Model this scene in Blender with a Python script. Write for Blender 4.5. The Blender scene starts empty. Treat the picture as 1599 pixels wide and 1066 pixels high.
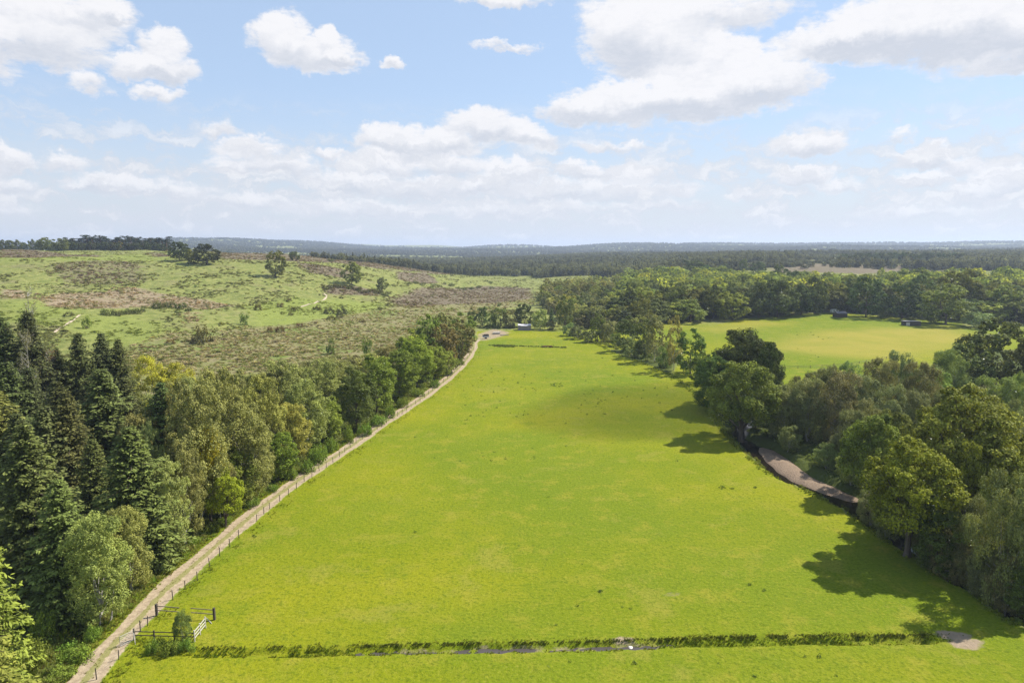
import bpy, math, random
import numpy as np
from mathutils import Vector

# ------------------------------------------------------------------ camera
SC = bpy.context.scene
CAMH = 45.0
FPX = 1066.0                      # focal length in photo pixels (photo 1599 px wide)
TH = math.atan((533.0 - 389.0) / FPX)
cd = bpy.data.cameras.new('camera')
cam = bpy.data.objects.new('camera', cd)
SC.collection.objects.link(cam)
cam.location = (0, 0, CAMH)
cam.rotation_euler = (math.pi / 2 - TH, 0, 0)
cd.sensor_width = 36.0
cd.lens = 36.0 * FPX / 1599.0
cd.clip_start = 0.5
cd.clip_end = 60000
SC.camera = cam

# ------------------------------------------------------------------ light
SUN_EL = math.radians(47)
SUN_AZ = math.radians(62)          # from +Y (view direction) towards +X (right)
SUNV = np.array([math.sin(SUN_AZ) * math.cos(SUN_EL), math.cos(SUN_AZ) * math.cos(SUN_EL), math.sin(SUN_EL)])
ld = bpy.data.lights.new('sun', 'SUN')
ld.energy = 5.0
ld.angle = math.radians(0.5)
ld.color = (1.0, 0.955, 0.87)
sun = bpy.data.objects.new('sun', ld)
SC.collection.objects.link(sun)
sun.rotation_euler = Vector(SUNV.tolist()).to_track_quat('Z', 'Y').to_euler()

SC.view_settings.view_transform = 'Standard'
SC.view_settings.look = 'None'
SC.view_settings.exposure = 0.80
SC.view_settings.gamma = 1.0
SC.cycles.use_denoising = True
SC.cycles.denoiser = 'OPENIMAGEDENOISE'
SC.cycles.denoising_input_passes = 'RGB_ALBEDO_NORMAL'
SC.cycles.denoising_prefilter = 'NONE'
SC.cycles.use_adaptive_sampling = False
SC.cycles.max_bounces = 6
SC.cycles.diffuse_bounces = 2
SC.cycles.glossy_bounces = 2
SC.cycles.transmission_bounces = 2
SC.cycles.volume_bounces = 0
SC.cycles.caustics_reflective = False
SC.cycles.caustics_refractive = False
SC.cycles.sample_clamp_indirect = 4

def ray(px, py):
    u = (px - 799.5) / FPX
    v = (533.0 - py) / FPX
    return np.array([u, math.cos(TH) + v * math.sin(TH), -math.sin(TH) + v * math.cos(TH)])

def azel(px, py):
    d = ray(px, py)
    return math.atan2(d[0], d[1]), math.atan2(d[2], math.hypot(d[0], d[1]))

# ------------------------------------------------------------------ node helper
class NT:
    def __init__(s, tree):
        s.t = tree
    def n(s, typ, **kw):
        nd = s.t.nodes.new(typ)
        ins = kw.pop('ins', {})
        for k, v in kw.items():
            setattr(nd, k, v)
        for k, v in ins.items():
            s.set(nd.inputs[k], v)
        return nd
    def set(s, sock, v):
        if isinstance(v, bpy.types.NodeSocket):
            s.t.links.new(v, sock)
        else:
            sock.default_value = v
    def m(s, op, a, b=None, c=None, clamp=False):
        nd = s.t.nodes.new('ShaderNodeMath')
        nd.operation = op
        nd.use_clamp = clamp
        s.set(nd.inputs[0], a)
        if b is not None:
            s.set(nd.inputs[1], b)
        if c is not None:
            s.set(nd.inputs[2], c)
        return nd.outputs[0]
    def mix(s, f, a, b, mode='MIX'):
        nd = s.t.nodes.new('ShaderNodeMix')
        nd.data_type = 'RGBA'
        nd.blend_type = mode
        nd.clamp_factor = True
        s.set(nd.inputs['Factor'], f)
        s.set(nd.inputs[6], a)
        s.set(nd.inputs[7], b)
        return nd.outputs[2]
    def noise(s, vec, scale, detail=3, rough=0.55, out='Fac', dist=0.0):
        nd = s.t.nodes.new('ShaderNodeTexNoise')
        nd.inputs['Scale'].default_value = scale
        nd.inputs['Detail'].default_value = detail
        nd.inputs['Roughness'].default_value = rough
        nd.inputs['Distortion'].default_value = dist
        s.t.links.new(vec, nd.inputs['Vector'])
        return nd.outputs[out]
    def ss(s, x, a, b, lo=0.0, hi=1.0):
        nd = s.t.nodes.new('ShaderNodeMapRange')
        nd.interpolation_type = 'SMOOTHSTEP'
        s.set(nd.inputs['Value'], x)
        s.set(nd.inputs['From Min'], a)
        s.set(nd.inputs['From Max'], b)
        s.set(nd.inputs['To Min'], lo)
        s.set(nd.inputs['To Max'], hi)
        return nd.outputs[0]

def rgb(r, g, b):
    return (r, g, b, 1.0)

# ------------------------------------------------------------------ world: Nishita sky with fair weather clouds at infinity
SKY_STR = 0.1
CLOUD_BLOBS = [  # photo x, y, half width, half height, strength
    (40, 30, 120, 52, 1.0), (140, 18, 60, 24, .9), (60, 75, 110, 34, .75), (178, 28, 22, 12, .6),
    (256, 76, 30, 24, 1.0), (225, 106, 50, 20, .9), (268, 106, 36, 24, .9), (145, 132, 24, 16, .5), (252, 142, 28, 10, .5),
    (440, 58, 38, 30, 1.1), (485, 86, 58, 26, 1.1), (508, 64, 14, 20, .9), (528, 92, 24, 12, .9),
    (613, 104, 18, 10, .8), (780, 0, 60, 11, .7), (792, 72, 40, 6, .4), (337, 202, 24, 10, .45),
    (978, 55, 52, 62, 1.3), (1040, 35, 84, 66, 1.2), (1062, 98, 90, 46, 1.2), (1152, 92, 40, 30, 1.1),
    (1000, 164, 110, 30, 1.2), (1100, 150, 116, 38, 1.3), (1196, 128, 66, 36, 1.2), (900, 176, 46, 20, 1.0), (1130, 20, 90, 34, .7),
    (1285, 72, 66, 22, 1.1), (1345, 52, 80, 36, 1.2), (1430, 40, 120, 58, 1.3), (1540, 40, 130, 66, 1.3), (1640, 50, 90, 60, 1.1), (1560, 100, 80, 20, .7),
    (752, 198, 42, 22, 1.2), (800, 212, 46, 18, 1.1), (840, 222, 30, 14, 1.0), (606, 222, 40, 18, 1.1), (660, 232, 70, 22, 1.1), (700, 222, 40, 16, 1.),
    (388, 240, 50, 20, .9), (440, 262, 46, 20, .8), (360, 262, 40, 16, .6), (512, 242, 20, 9, .7),
    (590, 262, 60, 18, 1.), (540, 285, 60, 18, .8), (640, 296, 120, 18, .8), (700, 262, 50, 16, .8),
    (800, 275, 44, 18, 1.), (750, 290, 50, 14, .8), (850, 300, 60, 16, .7), (910, 268, 36, 14, .9), (985, 274, 46, 14, 1.), (950, 300, 110, 18, .7),
    (955, 230, 44, 8, .5), (1268, 230, 46, 20, 1.1), (1255, 278, 46, 13, .9), (1310, 290, 40, 10, .6), (1405, 207, 22, 10, .4),
    (1450, 246, 44, 18, 1.), (1510, 256, 44, 18, .9), (1440, 284, 44, 14, .9), (1580, 246, 26, 10, .9), (1590, 280, 50, 24, 1.), (1540, 300, 60, 16, .7),
    (190, 288, 58, 16, 1.), (130, 290, 30, 8, .6), (10, 252, 28, 18, 1.), (96, 258, 30, 12, .5), (20, 292, 40, 12, .8), (5, 330, 60, 12, .6),
    (1160, 300, 30, 6, .7), (1020, 322, 60, 8, .6), (390, 318, 60, 12, .7), (268, 300, 60, 12, .5), (560, 330, 120, 14, .6), (800, 330, 140, 14, .6), (1450, 330, 100, 12, .6),
    (-120, 60, 120, 60, 1.), (-60, 270, 60, 20, .8), (1700, 200, 80, 30, .8),
]
W = bpy.data.worlds.new('World')
SC.world = W
W.use_nodes = True
wt = NT(W.node_tree)
W.node_tree.nodes.clear()
# blob node group: running (value, height) pair, keeps the strongest blob
g = bpy.data.node_groups.new('cloud_puff', 'ShaderNodeTree')
for nm in ('az', 'el', 'v', 'h', 'A', 'E', 'RA', 'RE', 'S'):
    g.interface.new_socket(nm, in_out='INPUT', socket_type='NodeSocketFloat')
for nm in ('v', 'h'):
    g.interface.new_socket(nm, in_out='OUTPUT', socket_type='NodeSocketFloat')
gt = NT(g)
gi = g.nodes.new('NodeGroupInput')
go = g.nodes.new('NodeGroupOutput')
I = gi.outputs
dx = gt.m('MULTIPLY', gt.m('SUBTRACT', I['az'], I['A']), I['RA'])
dy = gt.m('MULTIPLY', gt.m('SUBTRACT', I['el'], I['E']), I['RE'])
low = gt.m('LESS_THAN', dy, 0.0)
dy2 = gt.m('MULTIPLY', dy, gt.m('MULTIPLY_ADD', low, 0.35, 1.0))
r2 = gt.m('MULTIPLY_ADD', dx, dx, gt.m('MULTIPLY', dy2, dy2))
val = gt.m('MULTIPLY', gt.m('SUBTRACT', 1.0, r2), I['S'])
val = gt.m('MAXIMUM', val, -1.0)
isb = gt.m('GREATER_THAN', val, I['v'])
g.links.new(gt.m('MAXIMUM', val, I['v']), go.inputs['v'])
wgt = gt.m('MAXIMUM', gt.m('ADD', val, 0.35), 0.0)
g.links.new(gt.m('ADD', I['h'], gt.m('MULTIPLY', wgt, dy)), go.inputs['h'])

tc = wt.n('ShaderNodeTexCoord')
sep = wt.n('ShaderNodeSeparateXYZ', ins={0: tc.outputs['Generated']})
X, Y, Z = sep.outputs
warp = wt.noise(tc.outputs['Generated'], 9.0, 5, 0.6, out='Color')
ws = wt.n('ShaderNodeSeparateColor', ins={0: warp})
warp2 = wt.noise(tc.outputs['Generated'], 38.0, 6, 0.62, out='Color', dist=.3)
ws2 = wt.n('ShaderNodeSeparateColor', ins={0: warp2})
az0 = wt.m('ARCTAN2', X, Y)
el0 = wt.m('ARCSINE', Z)
az = wt.m('ADD', az0, wt.m('ADD', wt.m('MULTIPLY_ADD', ws.outputs[0], 0.05, -0.025), wt.m('MULTIPLY_ADD', ws2.outputs[0], 0.040, -0.020)))
el = wt.m('ADD', el0, wt.m('ADD', wt.m('MULTIPLY_ADD', ws.outputs[1], 0.03, -0.015), wt.m('MULTIPLY_ADD', ws2.outputs[1], 0.036, -0.018)))
v, h = -1.0, 0.0
for (bx, by, rx, ry, st) in CLOUD_BLOBS:
    A, E = azel(bx, by)
    A2, _ = azel(bx + rx, by)
    _, E2 = azel(bx, by - ry)
    nd = wt.n('ShaderNodeGroup')
    nd.node_tree = g
    wt.set(nd.inputs['az'], az); wt.set(nd.inputs['el'], el)
    wt.set(nd.inputs['v'], v); wt.set(nd.inputs['h'], h)
    nd.inputs['A'].default_value = A; nd.inputs['E'].default_value = E
    gr = 1.12 + .16 * (st > .95)
    nd.inputs['RA'].default_value = 1 / max(abs(A2 - A) * gr, 1e-3); nd.inputs['RE'].default_value = 1 / max(abs(E2 - E) * gr * 1.05, 1e-3)
    nd.inputs['S'].default_value = st
    v, h = nd.outputs['v'], nd.outputs['h']
# stretched coordinates so that low clouds read as layers seen edge-on
cb = wt.n('ShaderNodeCombineXYZ', ins={0: az0, 1: wt.m('MULTIPLY', el0, 2.4), 2: 0.3})
fb = wt.noise(cb.outputs[0], 26.0, 6, 0.62, dist=.15)
fb2 = wt.noise(cb.outputs[0], 9.0, 6, 0.6)
fb3 = wt.noise(cb.outputs[0], 90.0, 3, 0.6)
dens = wt.m('ADD', v, wt.m('MULTIPLY_ADD', fb, 2.4, -1.2))
dens = wt.m('ADD', dens, wt.m('MULTIPLY_ADD', fb3, 0.7, -0.35))
mask = wt.ss(dens, -0.58, 0.46)
# thin veil and far layers near the horizon
veil = wt.ss(wt.m('ADD', fb2, wt.m('MULTIPLY', wt.ss(el0, 0.0, 0.26), -0.30)), 0.30, 0.66)
lowm = wt.ss(el0, 0.20, 0.035)
veil = wt.m('MULTIPLY', veil, wt.m('MULTIPLY_ADD', lowm, 0.62, 0.12))
hazem = wt.m('MULTIPLY', wt.ss(el0, 0.22, -0.02), 0.85)
top = wt.m('ADD', wt.ss(h, -0.75, 0.55), wt.m('MULTIPLY_ADD', fb3, 0.5, -0.25))
top = wt.m('ADD', top, wt.m('MULTIPLY_ADD', fb, 0.7, -0.35), clamp=True)
sky = wt.n('ShaderNodeTexSky', sky_type='NISHITA', sun_disc=False, sun_elevation=SUN_EL, sun_rotation=SUN_AZ)
sky.altitude = 50
sky.air_density = 1.0
sky.dust_density = 0.25
sky.ozone_density = 1.4
K = 1.0 / SKY_STR
skc = wt.mix(0.65, sky.outputs[0], rgb(.295 * K, .378 * K, .51 * K))     # Nishita sky under a thin even veil
cw = (0.555, 0.55, 0.56)
cg = (0.375, 0.395, 0.44)
ccol = wt.mix(top, rgb(*[c * K for c in cg]), rgb(*[c * K for c in cw]))
hz = rgb(*[c * K for c in (0.412, 0.422, 0.436)])
c1 = wt.mix(hazem, skc, hz)
c1 = wt.mix(veil, c1, rgb(*[c * K for c in (0.42, 0.44, 0.475)]))
lowfade = wt.ss(el0, -0.02, 0.13, 0.55, 0.97)
c2 = wt.mix(wt.m('MULTIPLY', mask, lowfade), c1, ccol)
# ranks of small distant cumulus low over the horizon
cbl = wt.n('ShaderNodeCombineXYZ', ins={0: az, 1: wt.m('MULTIPLY', el, 3.0), 2: 1.7})
fl_ = wt.noise(cbl.outputs[0], 13.0, 7, 0.60)
fl2 = wt.noise(cbl.outputs[0], 40.0, 4, 0.6)
flt = wt.m('ADD', fl_, wt.m('MULTIPLY_ADD', fl2, .35, -.175))
lm = wt.m('MULTIPLY', wt.ss(flt, .44, .60), wt.m('MULTIPLY', wt.ss(el0, 0.215, 0.10), wt.ss(el0, 0.0, 0.03, .35, .85)))
c2 = wt.mix(lm, c2, wt.mix(wt.ss(flt, .50, .70), rgb(*[c * K for c in (.41, .425, .46)]), rgb(*[c * K for c in (.53, .53, .54)])))
bg = wt.n('ShaderNodeBackground', ins={'Color': c2, 'Strength': SKY_STR})
wo = wt.n('ShaderNodeOutputWorld')
W.node_tree.links.new(bg.outputs[0], wo.inputs['Surface'])
W.cycles.sampling_method = 'MANUAL'
W.cycles.sample_map_resolution = 512

# ------------------------------------------------------------------ terrain height
def k_of(py):
    d = ray(799.5, py)
    return d[2] / d[1]
def zp(D, py):
    return CAMH + D * k_of(py)

COLS = {
    -400: [(150, 0), (200, 1), (260, 4), (330, 15), (420, 25), (520, 37), (620, 41), (900, 43), (1500, 42), (3000, 40), (8000, 40)],
    0: [(150, 0), (200, .5), (260, 4), (330, zp(330, 480)), (420, zp(420, 440)), (520, zp(520, 406)), (620, zp(620, 397)), (900, zp(900, 392)), (1500, 42), (3000, 40), (8000, 45)],
    200: [(150, 0), (240, 2), (300, zp(300, 525)), (360, zp(360, 485)), (430, zp(430, 450)), (520, zp(520, 416)), (600, zp(600, 402)), (900, zp(900, 391.5)), (1500, 42), (3000, 40), (6000, 80), (9000, 90)],
    300: [(150, 0), (240, 1.5), (310, zp(310, 524)), (370, zp(370, 485)), (440, zp(440, 450)), (520, zp(520, 420)), (600, zp(600, 402)), (800, zp(800, 393)), (1100, 38), (2000, 25), (3500, zp(3500, 386)), (5000, zp(5000, 376)), (6500, zp(6500, 373)), (9000, 100)],
    400: [(170, 0), (260, 1.5), (310, 3.5), (350, zp(350, 505)), (420, zp(420, 470)), (500, zp(500, 435)), (600, zp(600, 408)), (680, zp(680, 399)), (900, 37), (1300, 24), (2000, 18), (3500, zp(3500, 391)), (5000, zp(5000, 382)), (6500, zp(6500, 376)), (9000, 90)],
    500: [(190, 0), (300, 1.5), (350, 3), (400, zp(400, 490)), (480, zp(480, 457)), (600, zp(600, 420)), (700, zp(700, 403)), (800, 34), (1100, 20), (2000, 12), (3500, zp(3500, 392)), (5000, zp(5000, 386)), (6500, zp(6500, 377.5)), (9000, 80)],
    600: [(200, 0), (340, 1.5), (410, 3), (470, zp(470, 476)), (560, zp(560, 446)), (680, zp(680, 421)), (760, zp(760, 409.5)), (900, 26), (1200, 8), (1600, 6), (2500, zp(2500, 404)), (3500, zp(3500, 395)), (5000, zp(5000, 388)), (6500, zp(6500, 388)), (9000, 70)],
    700: [(200, 0), (360, 1.5), (500, 3), (620, zp(620, 462)), (750, zp(750, 442)), (880, zp(880, 430)), (1000, 8), (1300, 5), (1800, 6), (2500, zp(2500, 406)), (3500, zp(3500, 396)), (5000, zp(5000, 389)), (6500, zp(6500, 388)), (9000, 70)],
    800: [(200, 0), (360, 1.2), (600, 2.5), (850, 3.5), (1000, 4), (1300, 6), (1800, 10), (2500, zp(2500, 406)), (3500, zp(3500, 397)), (5000, zp(5000, 390)), (6500, zp(6500, 389)), (9000, 60)],
    900: [(200, 0), (360, 1.2), (600, 3), (850, 5), (1100, 9), (1500, zp(1500, 412)), (1900, 20), (2500, 24), (3500, zp(3500, 397)), (5000, zp(5000, 390)), (6500, zp(6500, 388)), (9000, 60)],
    1000: [(200, 0), (380, 1), (500, 2), (700, 6), (1000, 10), (1300, zp(1300, 414)), (1700, zp(1700, 404)), (2200, zp(2200, 397)), (3500, zp(3500, 393)), (5000, zp(5000, 389)), (6500, zp(6500, 388)), (9000, 60)],
    1100: [(200, 0), (400, 1), (500, 3), (650, 9), (850, 14), (1100, zp(1100, 412)), (1500, zp(1500, 402)), (2000, zp(2000, 397)), (3500, zp(3500, 391)), (5000, zp(5000, 387)), (6500, zp(6500, 388)), (9000, 60)],
    1300: [(200, 0), (400, 1.5), (440, 2.5), (550, 8), (700, 14), (900, zp(900, 419)), (1050, zp(1050, 410)), (1300, zp(1300, 403)), (2000, 36), (3500, zp(3500, 391)), (5000, zp(5000, 388)), (6500, zp(6500, 389)), (9000, 60)],
    1500: [(200, 0), (380, 1), (440, 3), (600, 9), (800, 14), (950, zp(950, 420)), (1100, zp(1100, 411)), (1400, zp(1400, 403)), (2000, 36), (3500, zp(3500, 392)), (5000, zp(5000, 387)), (6500, zp(6500, 381)), (9000, 60)],
    1600: [(200, 0), (380, 1), (440, 3), (600, 9), (800, 14), (950, zp(950, 420)), (1100, zp(1100, 411)), (1400, zp(1400, 403)), (2000, 36), (3500, zp(3500, 390)), (5000, zp(5000, 385)), (6500, zp(6500, 376)), (9000, 70)],
    2000: [(200, 0), (380, 1), (440, 3), (600, 9), (800, 14), (950, 18), (1100, 23), (1400, 28), (2000, 36), (3500, 45), (5000, 60), (6500, 80), (9000, 90)],
}
NU, NS = 161, 260
S0, S1 = math.log(20.0), math.log(13000.0)
U0, U1 = -1.15, 1.15
_s = np.linspace(S0, S1, NS)
_u = np.linspace(U0, U1, NU)
_cols = sorted(COLS)
_cu = np.array([(c - 799.5) / FPX for c in _cols])
_T = np.stack([np.interp(_s, [math.log(a) for a, b in COLS[c]], [b for a, b in COLS[c]]) for c in _cols])
TAB = np.stack([np.interp(_u, _cu, _T[:, j]) for j in range(NS)], axis=1)     # (NU, NS)
def _smooth(a, axis, sig):
    k = np.exp(-0.5 * (np.arange(-3 * sig, 3 * sig + 1) / sig) ** 2)
    k /= k.sum()
    r = len(k) // 2
    pad = [(0, 0), (0, 0)]
    pad[axis] = (r, r)
    ap = np.pad(a, pad, mode='edge')
    return np.apply_along_axis(lambda x: np.convolve(x, k, 'valid'), axis, ap)
TAB = _smooth(_smooth(TAB, 1, 2), 0, 3)

def _hash(ix, iy, seed):
    n = (ix.astype(np.int64) * 374761393 + iy.astype(np.int64) * 668265263 + seed * 974634777) & 0xffffffff
    n = ((n ^ (n >> 13)) * 1274126177) & 0xffffffff
    n = n ^ (n >> 16)
    return (n & 0xffff) / 65535.0
def vnoise(x, y, seed=0):
    ix = np.floor(x); iy = np.floor(y)
    fx = x - ix; fy = y - iy
    fx = fx * fx * (3 - 2 * fx); fy = fy * fy * (3 - 2 * fy)
    a = _hash(ix, iy, seed); b = _hash(ix + 1, iy, seed); c = _hash(ix, iy + 1, seed); d = _hash(ix + 1, iy + 1, seed)
    return (a * (1 - fx) + b * fx) * (1 - fy) + (c * (1 - fx) + d * fx) * fy - 0.5
def sstep(a, b, x):
    t = np.clip((x - a) / (b - a), 0, 1)
    return t * t * (3 - 2 * t)

def zbase(x, y):
    x = np.asarray(x, float); y = np.asarray(y, float)
    yc = np.clip(y, 20, 12900)
    u = np.clip(x / yc, U0, U1 - 1e-6)
    fu = (u - U0) / (U1 - U0) * (NU - 1)
    fs = (np.log(yc) - S0) / (S1 - S0) * (NS - 1)
    iu = np.clip(fu.astype(int), 0, NU - 2); js = np.clip(fs.astype(int), 0, NS - 2)
    a = fu - iu; b = fs - js
    return (TAB[iu, js] * (1 - a) * (1 - b) + TAB[iu + 1, js] * a * (1 - b) + TAB[iu, js + 1] * (1 - a) * b + TAB[iu + 1, js + 1] * a * b)

def hit(px, py, zoff=0.0):
    """where the ray of a photo pixel meets the smooth terrain (plus zoff)"""
    d = ray(px, py)
    t = 40.0
    step = 1.0
    prev = None
    while t < 12000:
        p = d * t
        z = CAMH + p[2]
        g_ = float(zbase(p[0], p[1])) + zoff
        if z <= g_:
            lo, hi = prev or 0, t
            for _ in range(30):
                m_ = (lo + hi) / 2
                p = d * m_
                if CAMH + p[2] <= float(zbase(p[0], p[1])) + zoff: hi = m_
                else: lo = m_
            return d[0] * hi, d[1] * hi
        prev = t
        t += max(0.5, t * 0.006)
    return d[0] * 6000, d[1] * 6000

def path_xy(pts):
    return np.array([hit(*p) for p in pts])
def resample(P, step):
    P = np.asarray(P, float)
    # Catmull-Rom through the points, then even spacing
    Q = [P[0]]
    for i in range(len(P) - 1):
        p0 = P[max(i - 1, 0)]; p1 = P[i]; p2 = P[i + 1]; p3 = P[min(i + 2, len(P) - 1)]
        for t in np.linspace(0, 1, 13)[1:]:
            Q.append(0.5 * ((2 * p1) + (-p0 + p2) * t + (2 * p0 - 5 * p1 + 4 * p2 - p3) * t * t + (-p0 + 3 * p1 - 3 * p2 + p3) * t ** 3))
    Q = np.array(Q)
    L = np.concatenate([[0], np.cumsum(np.hypot(*np.diff(Q, axis=0).T))])
    s = np.arange(0, L[-1], step)
    return np.stack([np.interp(s, L, Q[:, 0]), np.interp(s, L, Q[:, 1])], 1), s

TRACK_PX = [(130, 1066), (168, 1018), (215, 968), (262, 918), (313, 873), (368, 826), (420, 784), (480, 740), (540, 702), (600, 660), (655, 624), (700, 590), (728, 562), (739, 543), (741, 534), (750, 528), (770, 526)]
TR = path_xy(TRACK_PX)
TR = np.vstack([TR[0] + (TR[0] - TR[1]) * 6, TR[0] + (TR[0] - TR[1]) * 2, TR])
TRK, TRS = resample(TR, 1.2)
# the river: left bank edge as photographed, then centre line to its right
RIV_PX = [(1062, 592), (1090, 618), (1122, 655), (1150, 690), (1178, 716), (1212, 742), (1255, 762), (1310, 788), (1356, 818), (1404, 852), (1452, 886), (1500, 912), (1550, 942), (1600, 978), (1660, 1020)]
RB = path_xy(RIV_PX)
RB = np.vstack([RB, RB[-1] + (RB[-1] - RB[-2]) * 4])
RB = np.vstack([np.array([hit(885, 520), hit(925, 533), hit(965, 552), hit(1015, 570)]), RB])
RIVB, RIVS = resample(RB, 1.0)
def normals2(P):
    T = np.gradient(P, axis=0)
    T /= np.linalg.norm(T, axis=1)[:, None]
    return np.stack([T[:, 1], -T[:, 0]], 1)       # right of travel direction
RN = -normals2(RIVB)                             # away from the meadow (path comes towards us)
gv = path_xy([(1194, 726)])[0]
_d = np.hypot(*(RIVB - gv).T)
GI = int(np.argmin(_d))
GR0 = GI - 4; 
_d2 = np.hypot(*(RIVB - path_xy([(1310, 788)])[0]).T)
GJ = int(np.argmin(_d2))
_t = np.arange(len(RIVB))
RW = 2.1 + 2.2 * sstep(GI - 24, GI - 12, _t) * (1 - sstep(GJ - 3, GJ + 6, _t))   # half width
# upstream of the bend the river runs behind the bankside trees
GS = int(np.argmin(np.hypot(*(RIVB - path_xy([(1150, 690)])[0]).T)))
RSH = 13.0 * (1 - sstep(GS - 45, GS - 6, _t))
RIVC = RIVB + RN * (RW + 0.4 + RSH)[:, None]
def poly_dist(x, y, P, W=None):
    """distance to polyline (vectorised over points), and local half width"""
    best = np.full(x.shape, 1e9); w = np.zeros(x.shape)
    for i in range(0, len(P) - 1):
        a = P[i]; b = P[i + 1]
        ab = b - a
        t = np.clip(((x - a[0]) * ab[0] + (y - a[1]) * ab[1]) / (ab @ ab), 0, 1)
        d = np.hypot(x - a[0] - ab[0] * t, y - a[1] - ab[1] * t)
        m_ = d < best
        best = np.where(m_, d, best)
        if W is not None:
            w = np.where(m_, W[i], w)
    return best, w
DITCH_PX = [(305, 1019), (420, 1018), (560, 1016), (700, 1013), (860, 1010), (960, 1007), (1100, 1003), (1280, 1000), (1400, 999), (1458, 998)]
DIT, DITS = resample(path_xy(DITCH_PX), 0.8)
BROOK, _ = resample(path_xy([(60, 1060), (118, 1000), (150, 962), (185, 925), (225, 880)]), 1.5)

def carve(x, y):
    """depth of the stream beds below the smooth ground"""
    z = np.zeros(x.shape)
    near = (y < 420) & (y > -80) & (np.abs(x) < 190)
    xs, ys = x[near], y[near]
    if len(xs) == 0:
        return z
    zz = np.zeros(xs.shape)
    rr = (xs > -5) 
    if rr.any():
        d, w = poly_dist(xs[rr], ys[rr], RIVC[::2], RW[::2])
        wob = vnoise(xs[rr] * .35, ys[rr] * .35, 5) * 1.7 + vnoise(xs[rr] * 1.1, ys[rr] * 1.1, 15) * .7
        zz[rr] += -1.5 * (1 - sstep(-0.9, 0.9, d + wob - w))
    dd = (ys > 60) & (ys < 80)
    if dd.any():
        d, _ = poly_dist(xs[dd], ys[dd], DIT)
        wob = vnoise(xs[dd] * .8, ys[dd] * .8, 6) * .45
        zz[dd] += -(0.50 + .75 * vnoise(xs[dd] * .9, ys[dd] * 1.6, 16) + .4 * vnoise(xs[dd] * 2.9, ys[dd] * 2.9, 18)) * (1 - sstep(0.25, 1.0, d + wob))
    bb = (xs < -30) & (ys < 110) & (ys > 55)
    if bb.any():
        d, _ = poly_dist(xs[bb], ys[bb], BROOK)
        zz[bb] += -1.2 * (1 - sstep(0.3, 1.6, d + vnoise(xs[bb], ys[bb], 7) * .5))
    z[near] = zz
    return z
def zbump(x, y, zb):
    hm = sstep(2.2, 7, zb) * (1 - sstep(1400, 2500, y))
    b = hm * (1 - .6 * sstep(700, 950, y)) * (vnoise(x / 85, y / 85, 17) * 6.5 + vnoise(x / 26, y / 26, 1) * 2.2 + vnoise(x / 9, y / 9, 2) * .9 + vnoise(x / 3.4, y / 3.4, 3) * .45)
    b = b + vnoise(x / 14, y / 14, 4) * .12
    far = sstep(1300, 2700, y)
    return b + far * (vnoise(x / 1000, y / 1000, 8) * (34 + 50 * sstep(4000, 6000, y)) + vnoise(x / 300, y / 300, 9) * 12)
def zg(x, y):
    x = np.atleast_1d(np.asarray(x, float)); y = np.atleast_1d(np.asarray(y, float))
    zb = zbase(x, y)
    return zb + zbump(x, y, zb) + carve(x, y)
def zgs(x, y):
    return float(zg(x, y)[0])

# ------------------------------------------------------------------ object helpers
def link(o, parent=None):
    SC.collection.objects.link(o)
    if parent is not None:
        o.parent = parent
    return o
def tag(o, label=None, cat=None, group=None, kind=None):
    if label: o['label'] = label
    if cat: o['category'] = cat
    if group: o['group'] = group
    if kind: o['kind'] = kind
    return o
def empty(name, loc=(0, 0, 0), rz=0.0):
    o = bpy.data.objects.new(name, None)
    o.location = loc
    o.rotation_euler = (0, 0, rz)
    o.empty_display_size = 0.5
    return link(o)
def mesh_np(name, V, F, mats, mi=None, attrs=None, smooth=False):
    """V (n,3), F (m,4) quads or list of faces"""
    me = bpy.data.meshes.new(name)
    V = np.asarray(V, np.float32)
    if isinstance(F, np.ndarray):
        k = F.shape[1]
        me.vertices.add(len(V)); me.vertices.foreach_set('co', V.ravel())
        me.loops.add(F.size); me.loops.foreach_set('vertex_index', F.ravel().astype(np.int32))
        me.polygons.add(len(F)); me.polygons.foreach_set('loop_start', np.arange(0, F.size, k, dtype=np.int32))
        me.update(calc_edges=True)
    else:
        me.from_pydata(V.tolist(), [], F)
        me.update()
    for m_ in (mats if isinstance(mats, (list, tuple)) else [mats]):
        me.materials.append(m_)
    if mi is not None:
        me.polygons.foreach_set('material_index', np.asarray(mi, np.int32))
    if smooth:
        me.polygons.foreach_set('use_smooth', np.ones(len(me.polygons), bool))
    for nm, dom, typ, data in (attrs or []):
        at = me.attributes.new(nm, typ, dom)
        if typ == 'FLOAT_COLOR':
            at.data.foreach_set('color', np.asarray(data, np.float32).ravel())
        else:
            at.data.foreach_set('value', np.asarray(data, np.float32).ravel())
    return me
def obj(name, me, parent=None, loc=None):
    o = bpy.data.objects.new(name, me)
    if loc is not None:
        o.location = loc
    return link(o, parent)
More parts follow.
